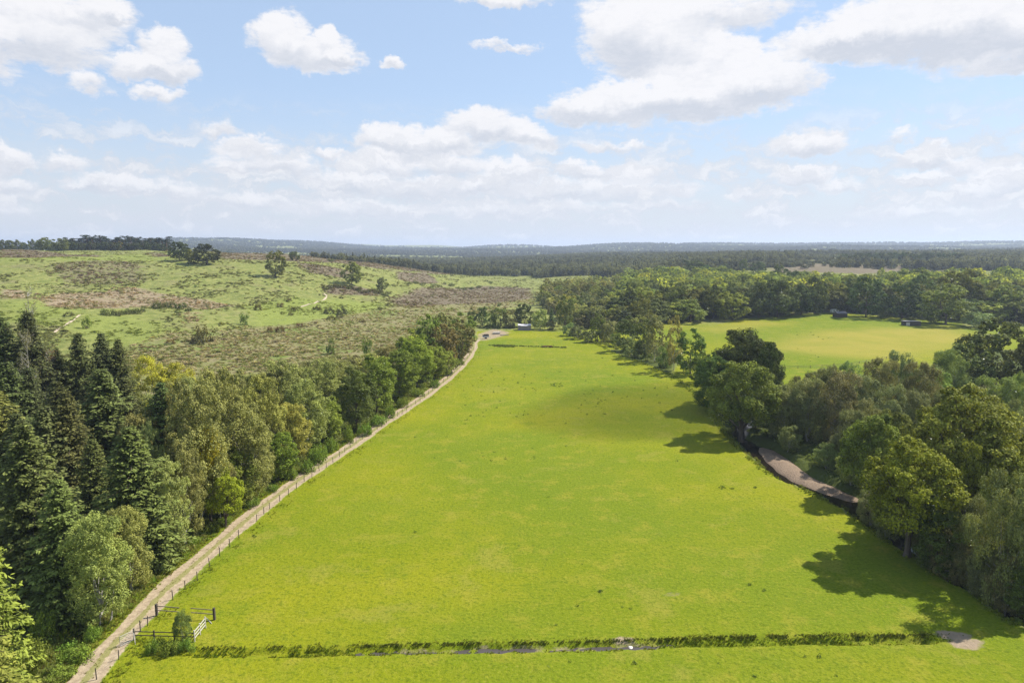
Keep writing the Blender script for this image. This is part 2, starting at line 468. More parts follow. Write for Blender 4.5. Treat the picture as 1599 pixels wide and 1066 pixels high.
class MB:
    """collects boxes, bars and tubes into one mesh"""
    def __init__(s):
        s.V = []; s.F = []
    def add(s, V, F):
        n = len(s.V)
        s.V += [tuple(v) for v in V]
        s.F += [tuple(i + n for i in f) for f in F]
    def box(s, c, d, rz=0.0, tilt=None):
        sx, sy, sz = d[0] / 2, d[1] / 2, d[2] / 2
        v = []
        for x, y, z in ((-sx, -sy, -sz), (sx, -sy, -sz), (sx, sy, -sz), (-sx, sy, -sz), (-sx, -sy, sz), (sx, -sy, sz), (sx, sy, sz), (-sx, sy, sz)):
            v.append((c[0] + x * math.cos(rz) - y * math.sin(rz), c[1] + x * math.sin(rz) + y * math.cos(rz), c[2] + z))
        s.add(v, [(0, 3, 2, 1), (4, 5, 6, 7), (0, 1, 5, 4), (1, 2, 6, 5), (2, 3, 7, 6), (3, 0, 4, 7)])
    def bar(s, a, b, w, h=None):
        """square bar from a to b"""
        a = Vector(a); b = Vector(b)
        h = h or w
        t = (b - a).normalized()
        up = Vector((0, 0, 1)) if abs(t.z) < .95 else Vector((0, 1, 0))
        r = t.cross(up).normalized(); u = r.cross(t)
        v = [p + r * i * w / 2 + u * j * h / 2 for p in (a, b) for i, j in ((-1, -1), (1, -1), (1, 1), (-1, 1))]
        s.add(v, [(0, 1, 2, 3), (7, 6, 5, 4), (0, 4, 5, 1), (1, 5, 6, 2), (2, 6, 7, 3), (3, 7, 4, 0)])
    def tube(s, pts, rad, n=8):
        pts = [Vector(p) for p in pts]
        base = len(s.V)
        V = []; F = []
        for i, p in enumerate(pts):
            t = (pts[min(i + 1, len(pts) - 1)] - pts[max(i - 1, 0)]).normalized()
            a = Vector((1, 0, 0)) if abs(t.x) < .8 else Vector((0, 1, 0))
            r = t.cross(a).normalized(); u = r.cross(t)
            for k in range(n):
                an = 2 * math.pi * k / n
                V.append(p + (r * math.cos(an) + u * math.sin(an)) * rad[i])
        for i in range(len(pts) - 1):
            for k in range(n):
                k2 = (k + 1) % n
                F.append((i * n + k, i * n + k2, (i + 1) * n + k2, (i + 1) * n + k))
        F.append(tuple(range(n)))
        F.append(tuple(reversed(range((len(pts) - 1) * n, len(pts) * n))))
        s.add(V, F)
    def me(s, name, mat, smooth=False):
        m_ = mesh_np(name, np.array([tuple(v) for v in s.V], np.float32), s.F, mat, smooth=smooth)
        return m_
    def build(s, name, mat, parent=None, smooth=False):
        return obj(name, s.me(name, mat, smooth), parent)

def material(name, rough=0.9, spec=0.1):
    m_ = bpy.data.materials.new(name)
    m_.use_nodes = True
    nt = NT(m_.node_tree)
    b = m_.node_tree.nodes['Principled BSDF']
    b.inputs['Roughness'].default_value = rough
    b.inputs['Specular IOR Level'].default_value = spec
    return m_, nt, b
def simple_mat(name, col, rough=0.8, var=0.25, scale=6.0, bump=0.0, metal=0.0, spec=.25):
    m_, nt, b = material(name, rough, spec)
    tc_ = nt.n('ShaderNodeTexCoord')
    nz = nt.noise(tc_.outputs['Object'], scale, 5, .6)
    c = nt.mix(nz, rgb(*[max(0, x * (1 - var)) for x in col]), rgb(*[x * (1 + var) for x in col]))
    nt.set(b.inputs['Base Color'], c)
    b.inputs['Metallic'].default_value = metal
    if bump:
        bp = nt.n('ShaderNodeBump', ins={'Height': nz, 'Strength': bump, 'Distance': 0.05})
        nt.set(b.inputs['Normal'], bp.outputs[0])
    return m_

# ------------------------------------------------------------------ ground sheet
def grow(a0, a1, s0, k):
    r = [a0]; 
    while r[-1] < a1:
        r.append(r[-1] + max(s0, abs(r[-1]) * k))
    return r
xs_r = grow(130.0, 12000.0, 1.0, 0.016)
XL = np.array([-v for v in reversed(xs_r)] + list(np.arange(-129.2, 130, 0.8)) + xs_r)
YL = np.array(list(np.arange(-300, 56, 6.0)) + list(np.arange(57, 80, 0.33)) + list(np.arange(80, 170, 0.7)) + grow(170.0, 12500.0, 1.0, 0.0075))
XL = np.unique(np.round(XL, 3))
GX, GY = np.meshgrid(XL, YL)
gx, gy = GX.ravel(), GY.ravel()
zb = zbase(gx, gy)
car = carve(gx, gy)
gz = zb + zbump(gx, gy, zb) + car
nX, nY = len(XL), len(YL)
idx = np.arange(nX * nY).reshape(nY, nX)
GF = np.stack([idx[:-1, :-1], idx[:-1, 1:], idx[1:, 1:], idx[1:, :-1]], -1).reshape(-1, 4)

def poly_sd(x, y, P):
    """signed distance to polygon, positive inside"""
    P = np.asarray(P)
    d = np.full(x.shape, 1e18); ins = np.zeros(x.shape, bool)
    n = len(P)
    for i in range(n):
        a = P[i]; b = P[(i + 1) % n]
        ab = b - a
        t = np.clip(((x - a[0]) * ab[0] + (y - a[1]) * ab[1]) / (ab @ ab + 1e-9), 0, 1)
        d = np.minimum(d, (x - a[0] - ab[0] * t) ** 2 + (y - a[1] - ab[1] * t) ** 2)
        c = (a[1] > y) != (b[1] > y)
        with np.errstate(divide='ignore', invalid='ignore'):
            xi = a[0] + (y - a[1]) * ab[0] / np.where(ab[1] == 0, 1e-9, ab[1])
        ins ^= c & (x < xi)
    d = np.sqrt(d)
    return np.where(ins, d, -d)
def px_poly(pts):
    return np.array([hit(*p) for p in pts])
def soft(x, y, P, w):
    bb = (x > P[:, 0].min() - w) & (x < P[:, 0].max() + w) & (y > P[:, 1].min() - w) & (y < P[:, 1].max() + w)
    o = np.zeros(x.shape)
    if bb.any():
        o[bb] = sstep(-w, w, poly_sd(x[bb], y[bb], P))
    return o
MEADOW_P = np.vstack([TR[:-3] + 0, px_poly([(745, 517), (800, 516), (880, 519)]), RB, [[75, -60], [-75, -60]]])
FIELD_P = px_poly([(1040, 600), (1085, 516), (1150, 499), (1230, 492), (1300, 488), (1400, 495), (1500, 505), (1545, 530), (1500, 560), (1400, 585), (1340, 620), (1200, 650), (1100, 640)])
cov = {k: np.zeros(gx.shape) for k in ('grass', 'heather', 'pink', 'bog', 'dry', 'soil', 'lush', 'wood')}
def paint(ch, pts, w, a=1.0, world=False):
    P = np.array(pts, float) if world else px_poly(pts)
    cov[ch] = np.maximum(cov[ch], a * soft(gx, gy, P, w))
m_me = soft(gx, gy, MEADOW_P, 0.8)
m_fi = soft(gx, gy, FIELD_P, 3)
cov['grass'] = np.maximum(m_me, m_fi)
# verge and lowland near the camera is grass as well
cov['grass'] = np.maximum(cov['grass'], (1 - sstep(0.5, 2.5, zb)) * .75 * np.where(gx < 0, 1 - sstep(150, 200, gy), 1))
paint('pink', [(60, 458), (95, 450), (170, 447), (205, 441), (260, 452), (330, 462), (372, 472), (330, 482), (250, 478), (180, 486), (120, 484), (72, 478)], 10, .95)
paint('pink', [(0, 448), (40, 450), (50, 462), (0, 465)], 8, .9)
paint('pink', [(268, 488), (330, 484), (325, 510), (280, 512)], 8, .5)
paint('pink', [(545, 520), (640, 525), (610, 545), (550, 540)], 6, .7)
paint('bog', [(180, 575), (215, 540), (255, 522), (330, 515), (400, 505), (470, 500), (520, 492), (600, 478), (680, 466), (760, 458), (832, 458), (836, 474), (740, 490), (740, 515), (640, 560), (560, 600), (440, 640), (240, 660)], 9, .9)
paint('heather', [(600, 462), (690, 446), (760, 444), (832, 449), (834, 466), (770, 474), (690, 474), (630, 476)], 12, .8)
paint('heather', [(0, 394), (70, 396), (190, 401), (130, 404), (0, 405)], 14, .95)
paint('heather', [(230, 396), (275, 398), (280, 402), (240, 402)], 10, .8)
paint('heather', [(330, 396), (400, 396), (470, 400), (560, 405), (640, 412), (720, 426), (700, 431), (600, 420), (520, 411), (440, 408), (345, 404)], 16, .95)
paint('heather', [(455, 412), (500, 417), (560, 430), (540, 438), (480, 428)], 12, .8)
paint('heather', [(620, 424), (665, 428), (685, 440), (655, 440), (620, 434)], 10, 1.)
paint('heather', [(505, 444), (560, 446), (600, 452), (590, 460), (510, 455)], 10, .9)
paint('heather', [(60, 418), (130, 409), (230, 411), (245, 432), (180, 442), (80, 436)], 14, .55)
paint('heather', [(1190, 412), (1330, 412), (1500, 416), (1500, 428), (1330, 430), (1200, 424)], 40, .9)
paint('heather', [(1060, 404), (1190, 399), (1400, 400), (1400, 408), (1200, 410), (1080, 410)], 40, .5)
paint('lush', [(0, 470), (60, 468), (120, 490), (100, 512), (0, 508)], 10, .8)
paint('lush', [(100, 500), (190, 492), (260, 508), (270, 540), (160, 540), (110, 520)], 10, .7)
paint('lush', [(390, 470), (470, 462), (600, 470), (580, 492), (500, 505), (400, 505)], 10, .9)
paint('lush', [(0, 404), (190, 398), (330, 400), (250, 408), (60, 411), (0, 414)], 12, .6)
paint('dry', [(1300, 515), (1480, 510), (1540, 530), (1400, 560), (1290, 555), (1200, 545), (1240, 525)], 14, .9)
paint('dry', [(1090, 512), (1180, 500), (1240, 505), (1120, 520)], 8, .6)
paint('soil', [(742, 522), (770, 512), (800, 519), (785, 526), (765, 531), (746, 533)], 4, .8)
def spot(px, py, r, a, ch='soil', asp=.5):
    c = hit(px, py)
    d = np.hypot(gx - c[0], (gy - c[1]) / asp)
    cov[ch] = np.maximum(cov[ch], a * (1 - sstep(r * .3, r, d)))
spot(1490, 992, 3.2, 1.0, 'soil', .5); spot(1507, 1005, 3.0, 1.0, 'soil', .6); spot(1520, 1000, 2.2, .8, 'soil', .4); spot(1475, 988, 2.0, .9, 'soil', .6)
for a_ in ((655, 742, 3.4, .3), (815, 757, 3, .38), (728, 835, 3, .25), (1050, 928, 2.6, .5), (1020, 1004, 2.0, .5), (855, 690, 4, .3), (975, 998, 2.4, .8), (845, 541, 5, .5), (855, 1040, 1.3, .4), (640, 830, 4, .15), (1245, 850, 4, .25)):
    spot(*a_)
cov['soil'] = np.maximum(cov['soil'], np.where((gy > 60) & (gy < 80) & (car < -.18) & (gx > -14) & (gx < 17), .55, 0))
rv, rw = poly_dist(gx[(gx > 0) & (gy > 20) & (gy < 420) & (gx < 200)], gy[(gx > 0) & (gy > 20) & (gy < 420) & (gx < 200)], RIVC[::2], RW[::2])
tmp = np.zeros(gx.shape); tmp[(gx > 0) & (gy > 20) & (gy < 420) & (gx < 200)] = 1 - sstep(.2, 1.3, rv - rw)
cov['soil'] = np.maximum(cov['soil'], tmp * .25); cov['wood'] = np.maximum(cov['wood'], tmp)
cov['grass'] = cov['grass'] * (1 - tmp)
cov['lush'] = np.maximum(cov['lush'], sstep(0.05, .45, -car) * (gy < 82) * (gx > -35) * .5)
# woodland floor: right of the river, and far forest land
side = (gx > 20) & (gy < 330)
tmp = np.zeros(gx.shape)
cov['wood'] = np.where((gx > 0) & (gy < 300), (1 - m_me) * (1 - m_fi), 0) * .9
cov['grass'] *= (1 - cov['wood'] * .8)
BELT_P = px_poly([(90, 1064), (160, 985), (235, 905), (310, 846), (372, 800), (430, 762), (480, 728), (545, 686), (600, 650), (655, 612), (700, 578), (722, 552), (728, 530), (700, 535), (655, 560), (600, 600), (540, 630), (470, 655), (380, 680), (300, 690), (200, 640), (-60, 640), (-300, 1064)])
brk = poly_sd(gx, gy, BELT_P) > 1.0 if False else soft(gx, gy, BELT_P, 1.2) > .5
cov['wood'] = np.maximum(cov['wood'], np.where(brk, .95, 0))
A1 = np.stack([cov['grass'], cov['heather'], cov['pink'], cov['bog']], 1)
A2 = np.stack([cov['dry'], cov['soil'], cov['lush'], cov['wood']], 1)

def ground_material():
    m_, nt, b = material('ground_cover', 0.95, 0.05)
    geo = nt.n('ShaderNodeNewGeometry')
    P = geo.outputs['Position']
    a1 = nt.n('ShaderNodeAttribute', attribute_name='cover_a')
    a2 = nt.n('ShaderNodeAttribute', attribute_name='cover_b')
    s1 = nt.n('ShaderNodeSeparateColor', ins={0: a1.outputs['Color']})
    s2 = nt.n('ShaderNodeSeparateColor', ins={0: a2.outputs['Color']})
    grass, heather, pink = s1.outputs
    dry, soil, lush = s2.outputs
    bog = a1.outputs['Alpha']; wood = a2.outputs['Alpha']
    n1 = nt.noise(P, 0.045, 5, .6)          # 20 m patches
    n2 = nt.noise(P, 0.22, 5, .62)          # 4 m
    n3 = nt.noise(P, 1.3, 5, .65)           # 0.8 m
    n4 = nt.noise(P, 6.0, 4, .7)            # blades
    n5 = nt.noise(P, 0.012, 4, .5)
    # pasture
    gcol = nt.mix(nt.ss(n1, .36, .64), rgb(.158, .188, .006), rgb(.228, .226, .009))
    gcol = nt.mix(nt.ss(n5, .42, .58, 0, .75), gcol, rgb(.112, .165, .009))
    gcol = nt.mix(nt.ss(n2, .48, .72, 0, .75), gcol, rgb(.245, .225, .024))
    n7 = nt.noise(P, 0.09, 6, .68)
    gcol = nt.mix(nt.ss(n7, .52, .66, 0, .55), gcol, rgb(.112, .162, .008))
    gcol = nt.mix(nt.ss(n7, .45, .34, 0, .45), gcol, rgb(.255, .225, .040))
    gcol = nt.mix(nt.ss(n3, .48, .68, 0, .6), gcol, rgb(.085, .122, .006))
    gcol = nt.mix(nt.ss(n4, .52, .75, 0, .55), gcol, rgb(.080, .108, .005))
    n6 = nt.noise(P, 2.6, 6, .72)
    gcol = nt.mix(nt.ss(n6, .52, .66, 0, .65), gcol, rgb(.078, .105, .006))
    gcol = nt.mix(nt.ss(n6, .47, .33, 0, .5), gcol, rgb(.29, .265, .04))
    gcol = nt.mix(nt.ss(n4, .46, .25, 0, .4), gcol, rgb(.29, .29, .025))
    dcol = nt.mix(n2, rgb(.30, .235, .045), rgb(.22, .215, .03))
    gcol = nt.mix(nt.m('MULTIPLY', dry, nt.ss(n1, .3, .6, .55, 1)), gcol, dcol)
    # bracken hillside
    hb = nt.mix(nt.ss(n2, .36, .64), rgb(.130, .152, .038), rgb(.220, .222, .068))
    hb = nt.mix(nt.ss(n3, .50, .74, 0, .6), hb, rgb(.12, .135, .04))
    hb = nt.mix(nt.ss(n1, .52, .70, 0, .6), hb, rgb(.17, .145, .075))
    lu = nt.mix(n3, rgb(.145, .180, .036), rgb(.22, .245, .056))
    hb = nt.mix(nt.m('MULTIPLY', lush, nt.ss(n2, .3, .55, .5, 1)), hb, lu)
    pk = nt.mix(nt.ss(n3, .35, .65), rgb(.28, .215, .14), rgb(.19, .15, .09))
    pk = nt.mix(nt.ss(n2, .52, .68, 0, .7), pk, rgb(.16, .17, .05))
    hb = nt.mix(nt.ss(nt.m('ADD', pink, nt.m('MULTIPLY_ADD', n2, .9, -.45)), .35, .7), hb, pk)
    bo = nt.mix(nt.ss(n2, .40, .62), rgb(.22, .19, .095), rgb(.17, .175, .055))
    bo = nt.mix(nt.ss(n3, .45, .70, 0, .7), bo, rgb(.085, .070, .035))
    bo = nt.mix(nt.ss(n1, .52, .66, 0, .7), bo, rgb(.12, .17, .03))
    hb = nt.mix(nt.ss(nt.m('ADD', bog, nt.m('MULTIPLY_ADD', n2, .8, -.4)), .35, .75), hb, bo)
    he = nt.mix(nt.ss(n3, .4, .65), rgb(.17, .135, .085), rgb(.11, .09, .058))
    he = nt.mix(nt.ss(n2, .56, .72, 0, .6), he, rgb(.12, .15, .04))
    hb = nt.mix(nt.ss(nt.m('ADD', heather, nt.m('MULTIPLY_ADD', n2, 1., -.5)), .35, .7), hb, he)
    col = nt.mix(nt.ss(nt.m('ADD', grass, nt.m('MULTIPLY_ADD', n3, .5, -.25)), .35, .65), hb, gcol)
    wd = nt.mix(n2, rgb(.05, .06, .018), rgb(.085, .105, .02))
    col = nt.mix(nt.ss(nt.m('ADD', wood, nt.m('MULTIPLY_ADD', n2, .8, -.4)), .3, .8), col, wd)
    so = nt.mix(n3, rgb(.20, .15, .10), rgb(.36, .28, .19))
    col = nt.mix(nt.ss(nt.m('ADD', soil, nt.m('MULTIPLY_ADD', n3, 1.0, -.5)), .38, .85), col, so)
    nt.set(b.inputs['Base Color'], col)
    hgt = nt.m('ADD', nt.m('MULTIPLY', n4, .16), nt.m('MULTIPLY', n3, .40))
    hgt = nt.m('ADD', hgt, nt.m('MULTIPLY', nt.m('MULTIPLY', n2, 1.3), nt.m('SUBTRACT', 1.0, grass)))
    bp = nt.n('ShaderNodeBump', ins={'Height': hgt, 'Strength': 0.9, 'Distance': 0.7})
    nt.set(b.inputs['Normal'], bp.outputs[0])
    return m_
GM = ground_material()
fc = GF.mean(1)
fx_ = gx[GF].mean(1); fy_ = gy[GF].mean(1); fz_ = zb[GF].mean(1)
r_me = m_me[GF].mean(1) > .5
r_fi = (m_fi[GF].mean(1) > .5) & ~r_me
r_far = (fy_ > 1700) & ~r_me & ~r_fi
r_hill = (fz_ > 2.2) & (fx_ < fy_ * .05) & (fy_ < 1700) & (fy_ > 180) & ~r_me & ~r_fi & (fx_ < 40)
reg = np.zeros(len(GF), int)
reg[r_me] = 1; reg[r_fi] = 2; reg[r_far] = 3; reg[r_hill] = 4
for rid, nm in ((0, 'ground'), (1, 'meadow'), (2, 'pasture'), (3, 'hills'), (4, 'hillside')):
    F = GF[reg == rid]
    used, inv = np.unique(F, return_inverse=True)
    V = np.stack([gx[used], gy[used], gz[used]], 1)
    me = mesh_np(nm, V, inv.reshape(-1, 4).astype(np.int32), GM, smooth=True,
                 attrs=[('cover_a', 'POINT', 'FLOAT_COLOR', A1[used]), ('cover_b', 'POINT', 'FLOAT_COLOR', A2[used])])
    tag(obj(nm, me), kind='structure')

# ------------------------------------------------------------------ gravel track with two wheel ruts
def track_mesh():
    N_ = normals2(TRK)
    offs = np.linspace(-2.15, 2.15, 15)
    V = []; UVa = []
    for i in range(len(TRK)):
        w = 1.0 + 0.10 * math.sin(i * .31) + .05 * math.sin(i * .83)
        for j, o_ in enumerate(offs):
            e = abs(o_) / 2.15
            x = TRK[i, 0] + N_[i, 0] * o_ * w; y = TRK[i, 1] + N_[i, 1] * o_ * w
            rut = -.05 * math.exp(-((abs(o_) - .95) / .35) ** 2)
            V.append((x, y, 0.055 + rut - .12 * max(0, e - .8) / .2))
            UVa.append(o_)
    V = np.array(V)
    V[:, 2] += zg(V[:, 0], V[:, 1])
    n, k = len(TRK), len(offs)
    ii = np.arange(n * k).reshape(n, k)
    F = np.stack([ii[:-1, :-1], ii[:-1, 1:], ii[1:, 1:], ii[1:, :-1]], -1).reshape(-1, 4)
    m_, nt, b = material('track_gravel', .95, .05)
    at = nt.n('ShaderNodeAttribute', attribute_name='across')
    geo = nt.n('ShaderNodeNewGeometry')
    P = geo.outputs['Position']
    n1 = nt.noise(P, .25, 4, .6); n2 = nt.noise(P, 1.6, 5, .65); n3 = nt.noise(P, 8, 4, .7)
    col = nt.mix(nt.ss(n2, .35, .65), rgb(.38, .30, .20), rgb(.27, .205, .135))
    col = nt.mix(nt.ss(n3, .5, .75, 0, .5), col, rgb(.46, .38, .29))
    aw = nt.m('ABSOLUTE', at.outputs['Fac'])
    mid = nt.m('MULTIPLY', nt.ss(aw, .62, .12), 1.0)
    gm = nt.m('ADD', mid, nt.m('MULTIPLY_ADD', n2, 2.2, -1.1))
    gm = nt.m('ADD', gm, nt.m('MULTIPLY_ADD', n1, 2.4, -1.25))
    gm = nt.m('MULTIPLY', nt.ss(gm, -.15, .5), nt.ss(aw, .85, .4))
    gr = nt.mix(n3, rgb(.14, .155, .03), rgb(.27, .24, .10))
    col = nt.mix(nt.m('MULTIPLY', gm, .85), col, gr)
    ed = nt.m('ADD', nt.ss(aw, 1.35, 2.1), nt.m('MULTIPLY_ADD', n2, 1.6, -.8))
    ed2 = nt.m('MULTIPLY', nt.ss(ed, .3, .7), nt.ss(aw, 1.0, 1.4))
    col = nt.mix(ed2, col, nt.mix(n3, rgb(.12, .17, .012), rgb(.19, .21, .03)))
    nt.set(b.inputs['Base Color'], col)
    bp = nt.n('ShaderNodeBump', ins={'Height': nt.m('ADD', n3, nt.m('MULTIPLY', n2, 2)), 'Strength': .6, 'Distance': .1})
    nt.set(b.inputs['Normal'], bp.outputs[0])
    me = mesh_np('track', V, F.astype(np.int32), m_, smooth=True, attrs=[('across', 'POINT', 'FLOAT', np.array(UVa))])
    tag(obj('track', me), 'pale gravel farm track with a grassy middle between two ruts', kind='structure')
track_mesh()
PATHM = simple_mat('sandy_path', (.42, .34, .24), .95, .2, 2, .2)
def hill_path(nm_pts, w, label):
    P_, _q = resample(path_xy(nm_pts), 2.0)
    N_ = normals2(P_)
    V = []
    for i in range(len(P_)):
        ww = w * (1 + .35 * math.sin(i * .7))
        for o_ in (-ww, -ww * .3, ww * .4, ww):
            V.append((P_[i, 0] + N_[i, 0] * o_, P_[i, 1] + N_[i, 1] * o_, .12))
    V = np.array(V); V[:, 2] += zg(V[:, 0], V[:, 1])
    ii = np.arange(len(P_) * 4).reshape(len(P_), 4)
    F = np.stack([ii[:-1, :-1], ii[:-1, 1:], ii[1:, 1:], ii[1:, :-1]], -1).reshape(-1, 4).astype(np.int32)
    tag(obj('path', mesh_np('path', V, F, PATHM, smooth=True)), label, kind='structure')
hill_path([(86, 523), (100, 512), (112, 504), (126, 496)], .5, 'sandy path climbing the near slope')
hill_path([(470, 474), (490, 470), (506, 464), (510, 458), (505, 453)], .6, 'pale bend of the hill path below the oak')

# ------------------------------------------------------------------ water and river gravel
def strip(P, offs_l, offs_r, zoff, k=5, jitter=0.0, seed=1, crown=0.0):
    N_ = normals2(P) * -1
    V = []
    for i in range(len(P)):
        l = offs_l[i] if np.ndim(offs_l) else offs_l
        r = offs_r[i] if np.ndim(offs_r) else offs_r
        for j in range(k):
            t = j / (k - 1)
            o_ = l + (r - l) * t
            V.append((P[i, 0] + N_[i, 0] * o_, P[i, 1] + N_[i, 1] * o_, zoff + crown * math.sin(math.pi * t)))
    V = np.array(V)
    V[:, 2] += zbase(V[:, 0], V[:, 1])
    n = len(P)
    ii = np.arange(n * k).reshape(n, k)
    F = np.stack([ii[:-1, :-1], ii[:-1, 1:], ii[1:, 1:], ii[1:, :-1]], -1).reshape(-1, 4)
    return V, F.astype(np.int32)
def water_mat(name, col, rough):
    m_, nt, b = material(name, rough, .5)
    b.inputs['Base Color'].default_value = rgb(*col)
    b.inputs['IOR'].default_value = 1.33
    geo = nt.n('ShaderNodeNewGeometry')
    n1 = nt.noise(geo.outputs['Position'], 3.0, 4, .6)
    bp = nt.n('ShaderNodeBump', ins={'Height': n1, 'Strength': .15, 'Distance': .05})
    nt.set(b.inputs['Normal'], bp.outputs[0])
    return m_
WM = water_mat('peaty_water', (.012, .009, .006), .06)
V, F = strip(RIVC, -(RW + 1.6), RW + 1.6, -1.25, 7)
tag(obj('river', mesh_np('river', V, F, WM, smooth=True)), 'dark peaty river below the trees along the meadow edge', kind='structure')
# gravel shoal on the far side of the bend
gs = slice(GI - 18, GJ - 1)
Pg = RIVB[gs]; Wg = RW[gs]
tt = np.linspace(0, 1, len(Pg))
inn = 2.7 + 1.6 * (1 - np.sin(np.pi * tt)) + np.sin(np.arange(len(Pg)) * .9) * .15
out = Wg * 2 + .5
N_ = RN[gs]
kk = 17
V = []
for i in range(len(Pg)):
    for j in range(kk):
        t = j / (kk - 1)
        o_ = inn[i] + (max(out[i], inn[i] + .8) - inn[i]) * t
        hump = math.sin(math.pi * t) ** .6 * math.sin(math.pi * min(1, max(0, (i + .5) / len(Pg)))) ** .5
        zz = -1.55 + .95 * hump + .05 * math.sin(i * 1.3 + j * .7) * hump
        V.append((Pg[i, 0] + N_[i, 0] * o_, Pg[i, 1] + N_[i, 1] * o_, zz))
V = np.array(V); V[:, 2] += zbase(V[:, 0], V[:, 1])
ii = np.arange(len(Pg) * kk).reshape(len(Pg), kk)
F = np.stack([ii[:-1, :-1], ii[:-1, 1:], ii[1:, 1:], ii[1:, :-1]], -1).reshape(-1, 4).astype(np.int32)
def gravel_mat():
    m_, nt, b = material('river_gravel', .95, .1)
    geo = nt.n('ShaderNodeNewGeometry'); P = geo.outputs['Position']
    n1 = nt.noise(P, .5, 4, .6); n2 = nt.noise(P, 3.2, 5, .7)
    vo = nt.n('ShaderNodeTexVoronoi', ins={'Scale': 5.0, 'Vector': P})
    c = nt.mix(n1, rgb(.165, .115, .078), rgb(.28, .205, .135))
    c = nt.mix(nt.ss(n2, .45, .7), c, rgb(.13, .09, .065))
    c = nt.mix(nt.ss(vo.outputs['Distance'], .1, .5, .5, 0), c, rgb(.42, .34, .27))
    nt.set(b.inputs['Base Color'], c)
    bp = nt.n('ShaderNodeBump', ins={'Height': nt.m('ADD', n2, vo.outputs['Distance']), 'Strength': .9, 'Distance': .15})
    nt.set(b.inputs['Normal'], bp.outputs[0])
    return m_
GRM = gravel_mat()
tag(obj('gravel_shoal', mesh_np('gravel_shoal', V, F, GRM, smooth=True)), 'pinkish gravel shoal in the river bend below the alders', kind='structure')
# shallow water standing in the field ditch
i0 = int(np.argmin(np.hypot(*(DIT - hit(555, 1016)).T))); i1 = int(np.argmin(np.hypot(*(DIT - hit(1065, 1004)).T)))
Pd = DIT[i0:i1]
wv = np.clip(.60 + vnoise(np.arange(len(Pd)) * .33, np.zeros(len(Pd)), 71) * 1.5 + vnoise(np.arange(len(Pd)) * .9, np.zeros(len(Pd)), 72) * .5, .02, .95)
V, F = strip(Pd, -wv, wv + .1, -.44, 4)
WD = water_mat('ditch_water', (.07, .06, .055), .2)
tag(obj('ditch_water', mesh_np('ditch_water', V, F, WD, smooth=True)), kind='structure')

# ------------------------------------------------------------------ foliage and bark materials
def leaf_material(name, base, var, trans=.23, instancer=False, hue=.03, rough=.55, gloss=.10):
    m_ = bpy.data.materials.new(name)
    m_.use_nodes = True
    nt = NT(m_.node_tree)
    nt.t.nodes.clear()
    out = nt.n('ShaderNodeOutputMaterial')
    at = nt.n('ShaderNodeAttribute', attribute_name='leaf_var')
    oi = nt.n('ShaderNodeObjectInfo')
    if instancer:
        ti = nt.n('ShaderNodeAttribute', attribute_name='tint', attribute_type='INSTANCER').outputs['Color']
    else:
        ti = oi.outputs['Color']
    c = nt.mix(at.outputs['Fac'], rgb(*[x * (1 - var) for x in base]), rgb(base[0] * (1 + var * 1.25), base[1] * (1 + var), base[2] * (1 + var * .6)))
    c = nt.mix(1.0, c, ti, 'MULTIPLY')
    hsv = nt.n('ShaderNodeHueSaturation', ins={'Color': c})
    nt.set(hsv.inputs['Hue'], nt.m('MULTIPLY_ADD', oi.outputs['Random'], hue, .5 - hue / 2))
    nt.set(hsv.inputs['Value'], nt.m('MULTIPLY_ADD', oi.outputs['Random'], .25, .87))
    c = hsv.outputs[0]
    d = nt.n('ShaderNodeBsdfDiffuse', ins={'Color': c})
    t = nt.n('ShaderNodeBsdfTranslucent', ins={'Color': nt.mix(1.0, c, rgb(1.25, 1.2, .55), 'MULTIPLY')})
    mx = nt.n('ShaderNodeMixShader', ins={0: trans, 1: d.outputs[0], 2: t.outputs[0]})
    g_ = nt.n('ShaderNodeBsdfAnisotropic', ins={'Color': rgb(.9, .95, 1), 'Roughness': rough})
    fr = nt.n('ShaderNodeFresnel', ins={'IOR': 1.3})
    mx2 = nt.n('ShaderNodeMixShader', ins={0: nt.m('MULTIPLY', fr.outputs[0], gloss), 1: mx.outputs[0], 2: g_.outputs[0]})
    nt.t.links.new(mx2.outputs[0], out.inputs['Surface'])
    return m_
L_OAK = leaf_material('oak_leaves', (.165, .185, .050), .5)
L_BIRCH = leaf_material('birch_leaves', (.225, .240, .110), .45, hue=.022)
L_SPRUCE = leaf_material('spruce_needles', (.118, .134, .055), .65, trans=.2)
L_PINE = leaf_material('pine_needles', (.040, .056, .024), .4, trans=.1)
LS_ANY = leaf_material('ground_leaves', (.165, .165, .165), .35, trans=.42, instancer=True, hue=.02, gloss=0.0)
BARK = simple_mat('bark', (.12, .095, .07), .95, .4, 3, .5)
BARK_PALE = simple_mat('pale_bark', (.34, .31, .27), .9, .5, 2.5, .4)
BARK_PINE = simple_mat('pine_bark', (.20, .11, .07), .9, .4, 2.5, .4)

def nrm(a):
    return a / np.maximum(np.linalg.norm(a, axis=-1, keepdims=True), 1e-9)
def rdir(rng, n):
    return nrm(rng.normal(size=(n, 3)))
def leaf_quads(P, N, size, rng, aspect=.6, along=None):
    """one bent-free rhombus per point"""
    n = len(P)
    N = nrm(N)
    A = rng.normal(size=(n, 3)) if along is None else along
    T = nrm(A - (A * N).sum(1)[:, None] * N)
    B = np.cross(N, T)
    s = (size * rng.uniform(.65, 1.35, n))[:, None] if np.ndim(size) == 0 else size[:, None]
    V = np.empty((n, 4, 3))
    V[:, 0] = P - T * s * .5
    V[:, 1] = P - B * s * .5 * aspect
    V[:, 2] = P + T * s * .5
    V[:, 3] = P + B * s * .5 * aspect
    return V.reshape(-1, 3), np.arange(n * 4, dtype=np.int32).reshape(-1, 4)

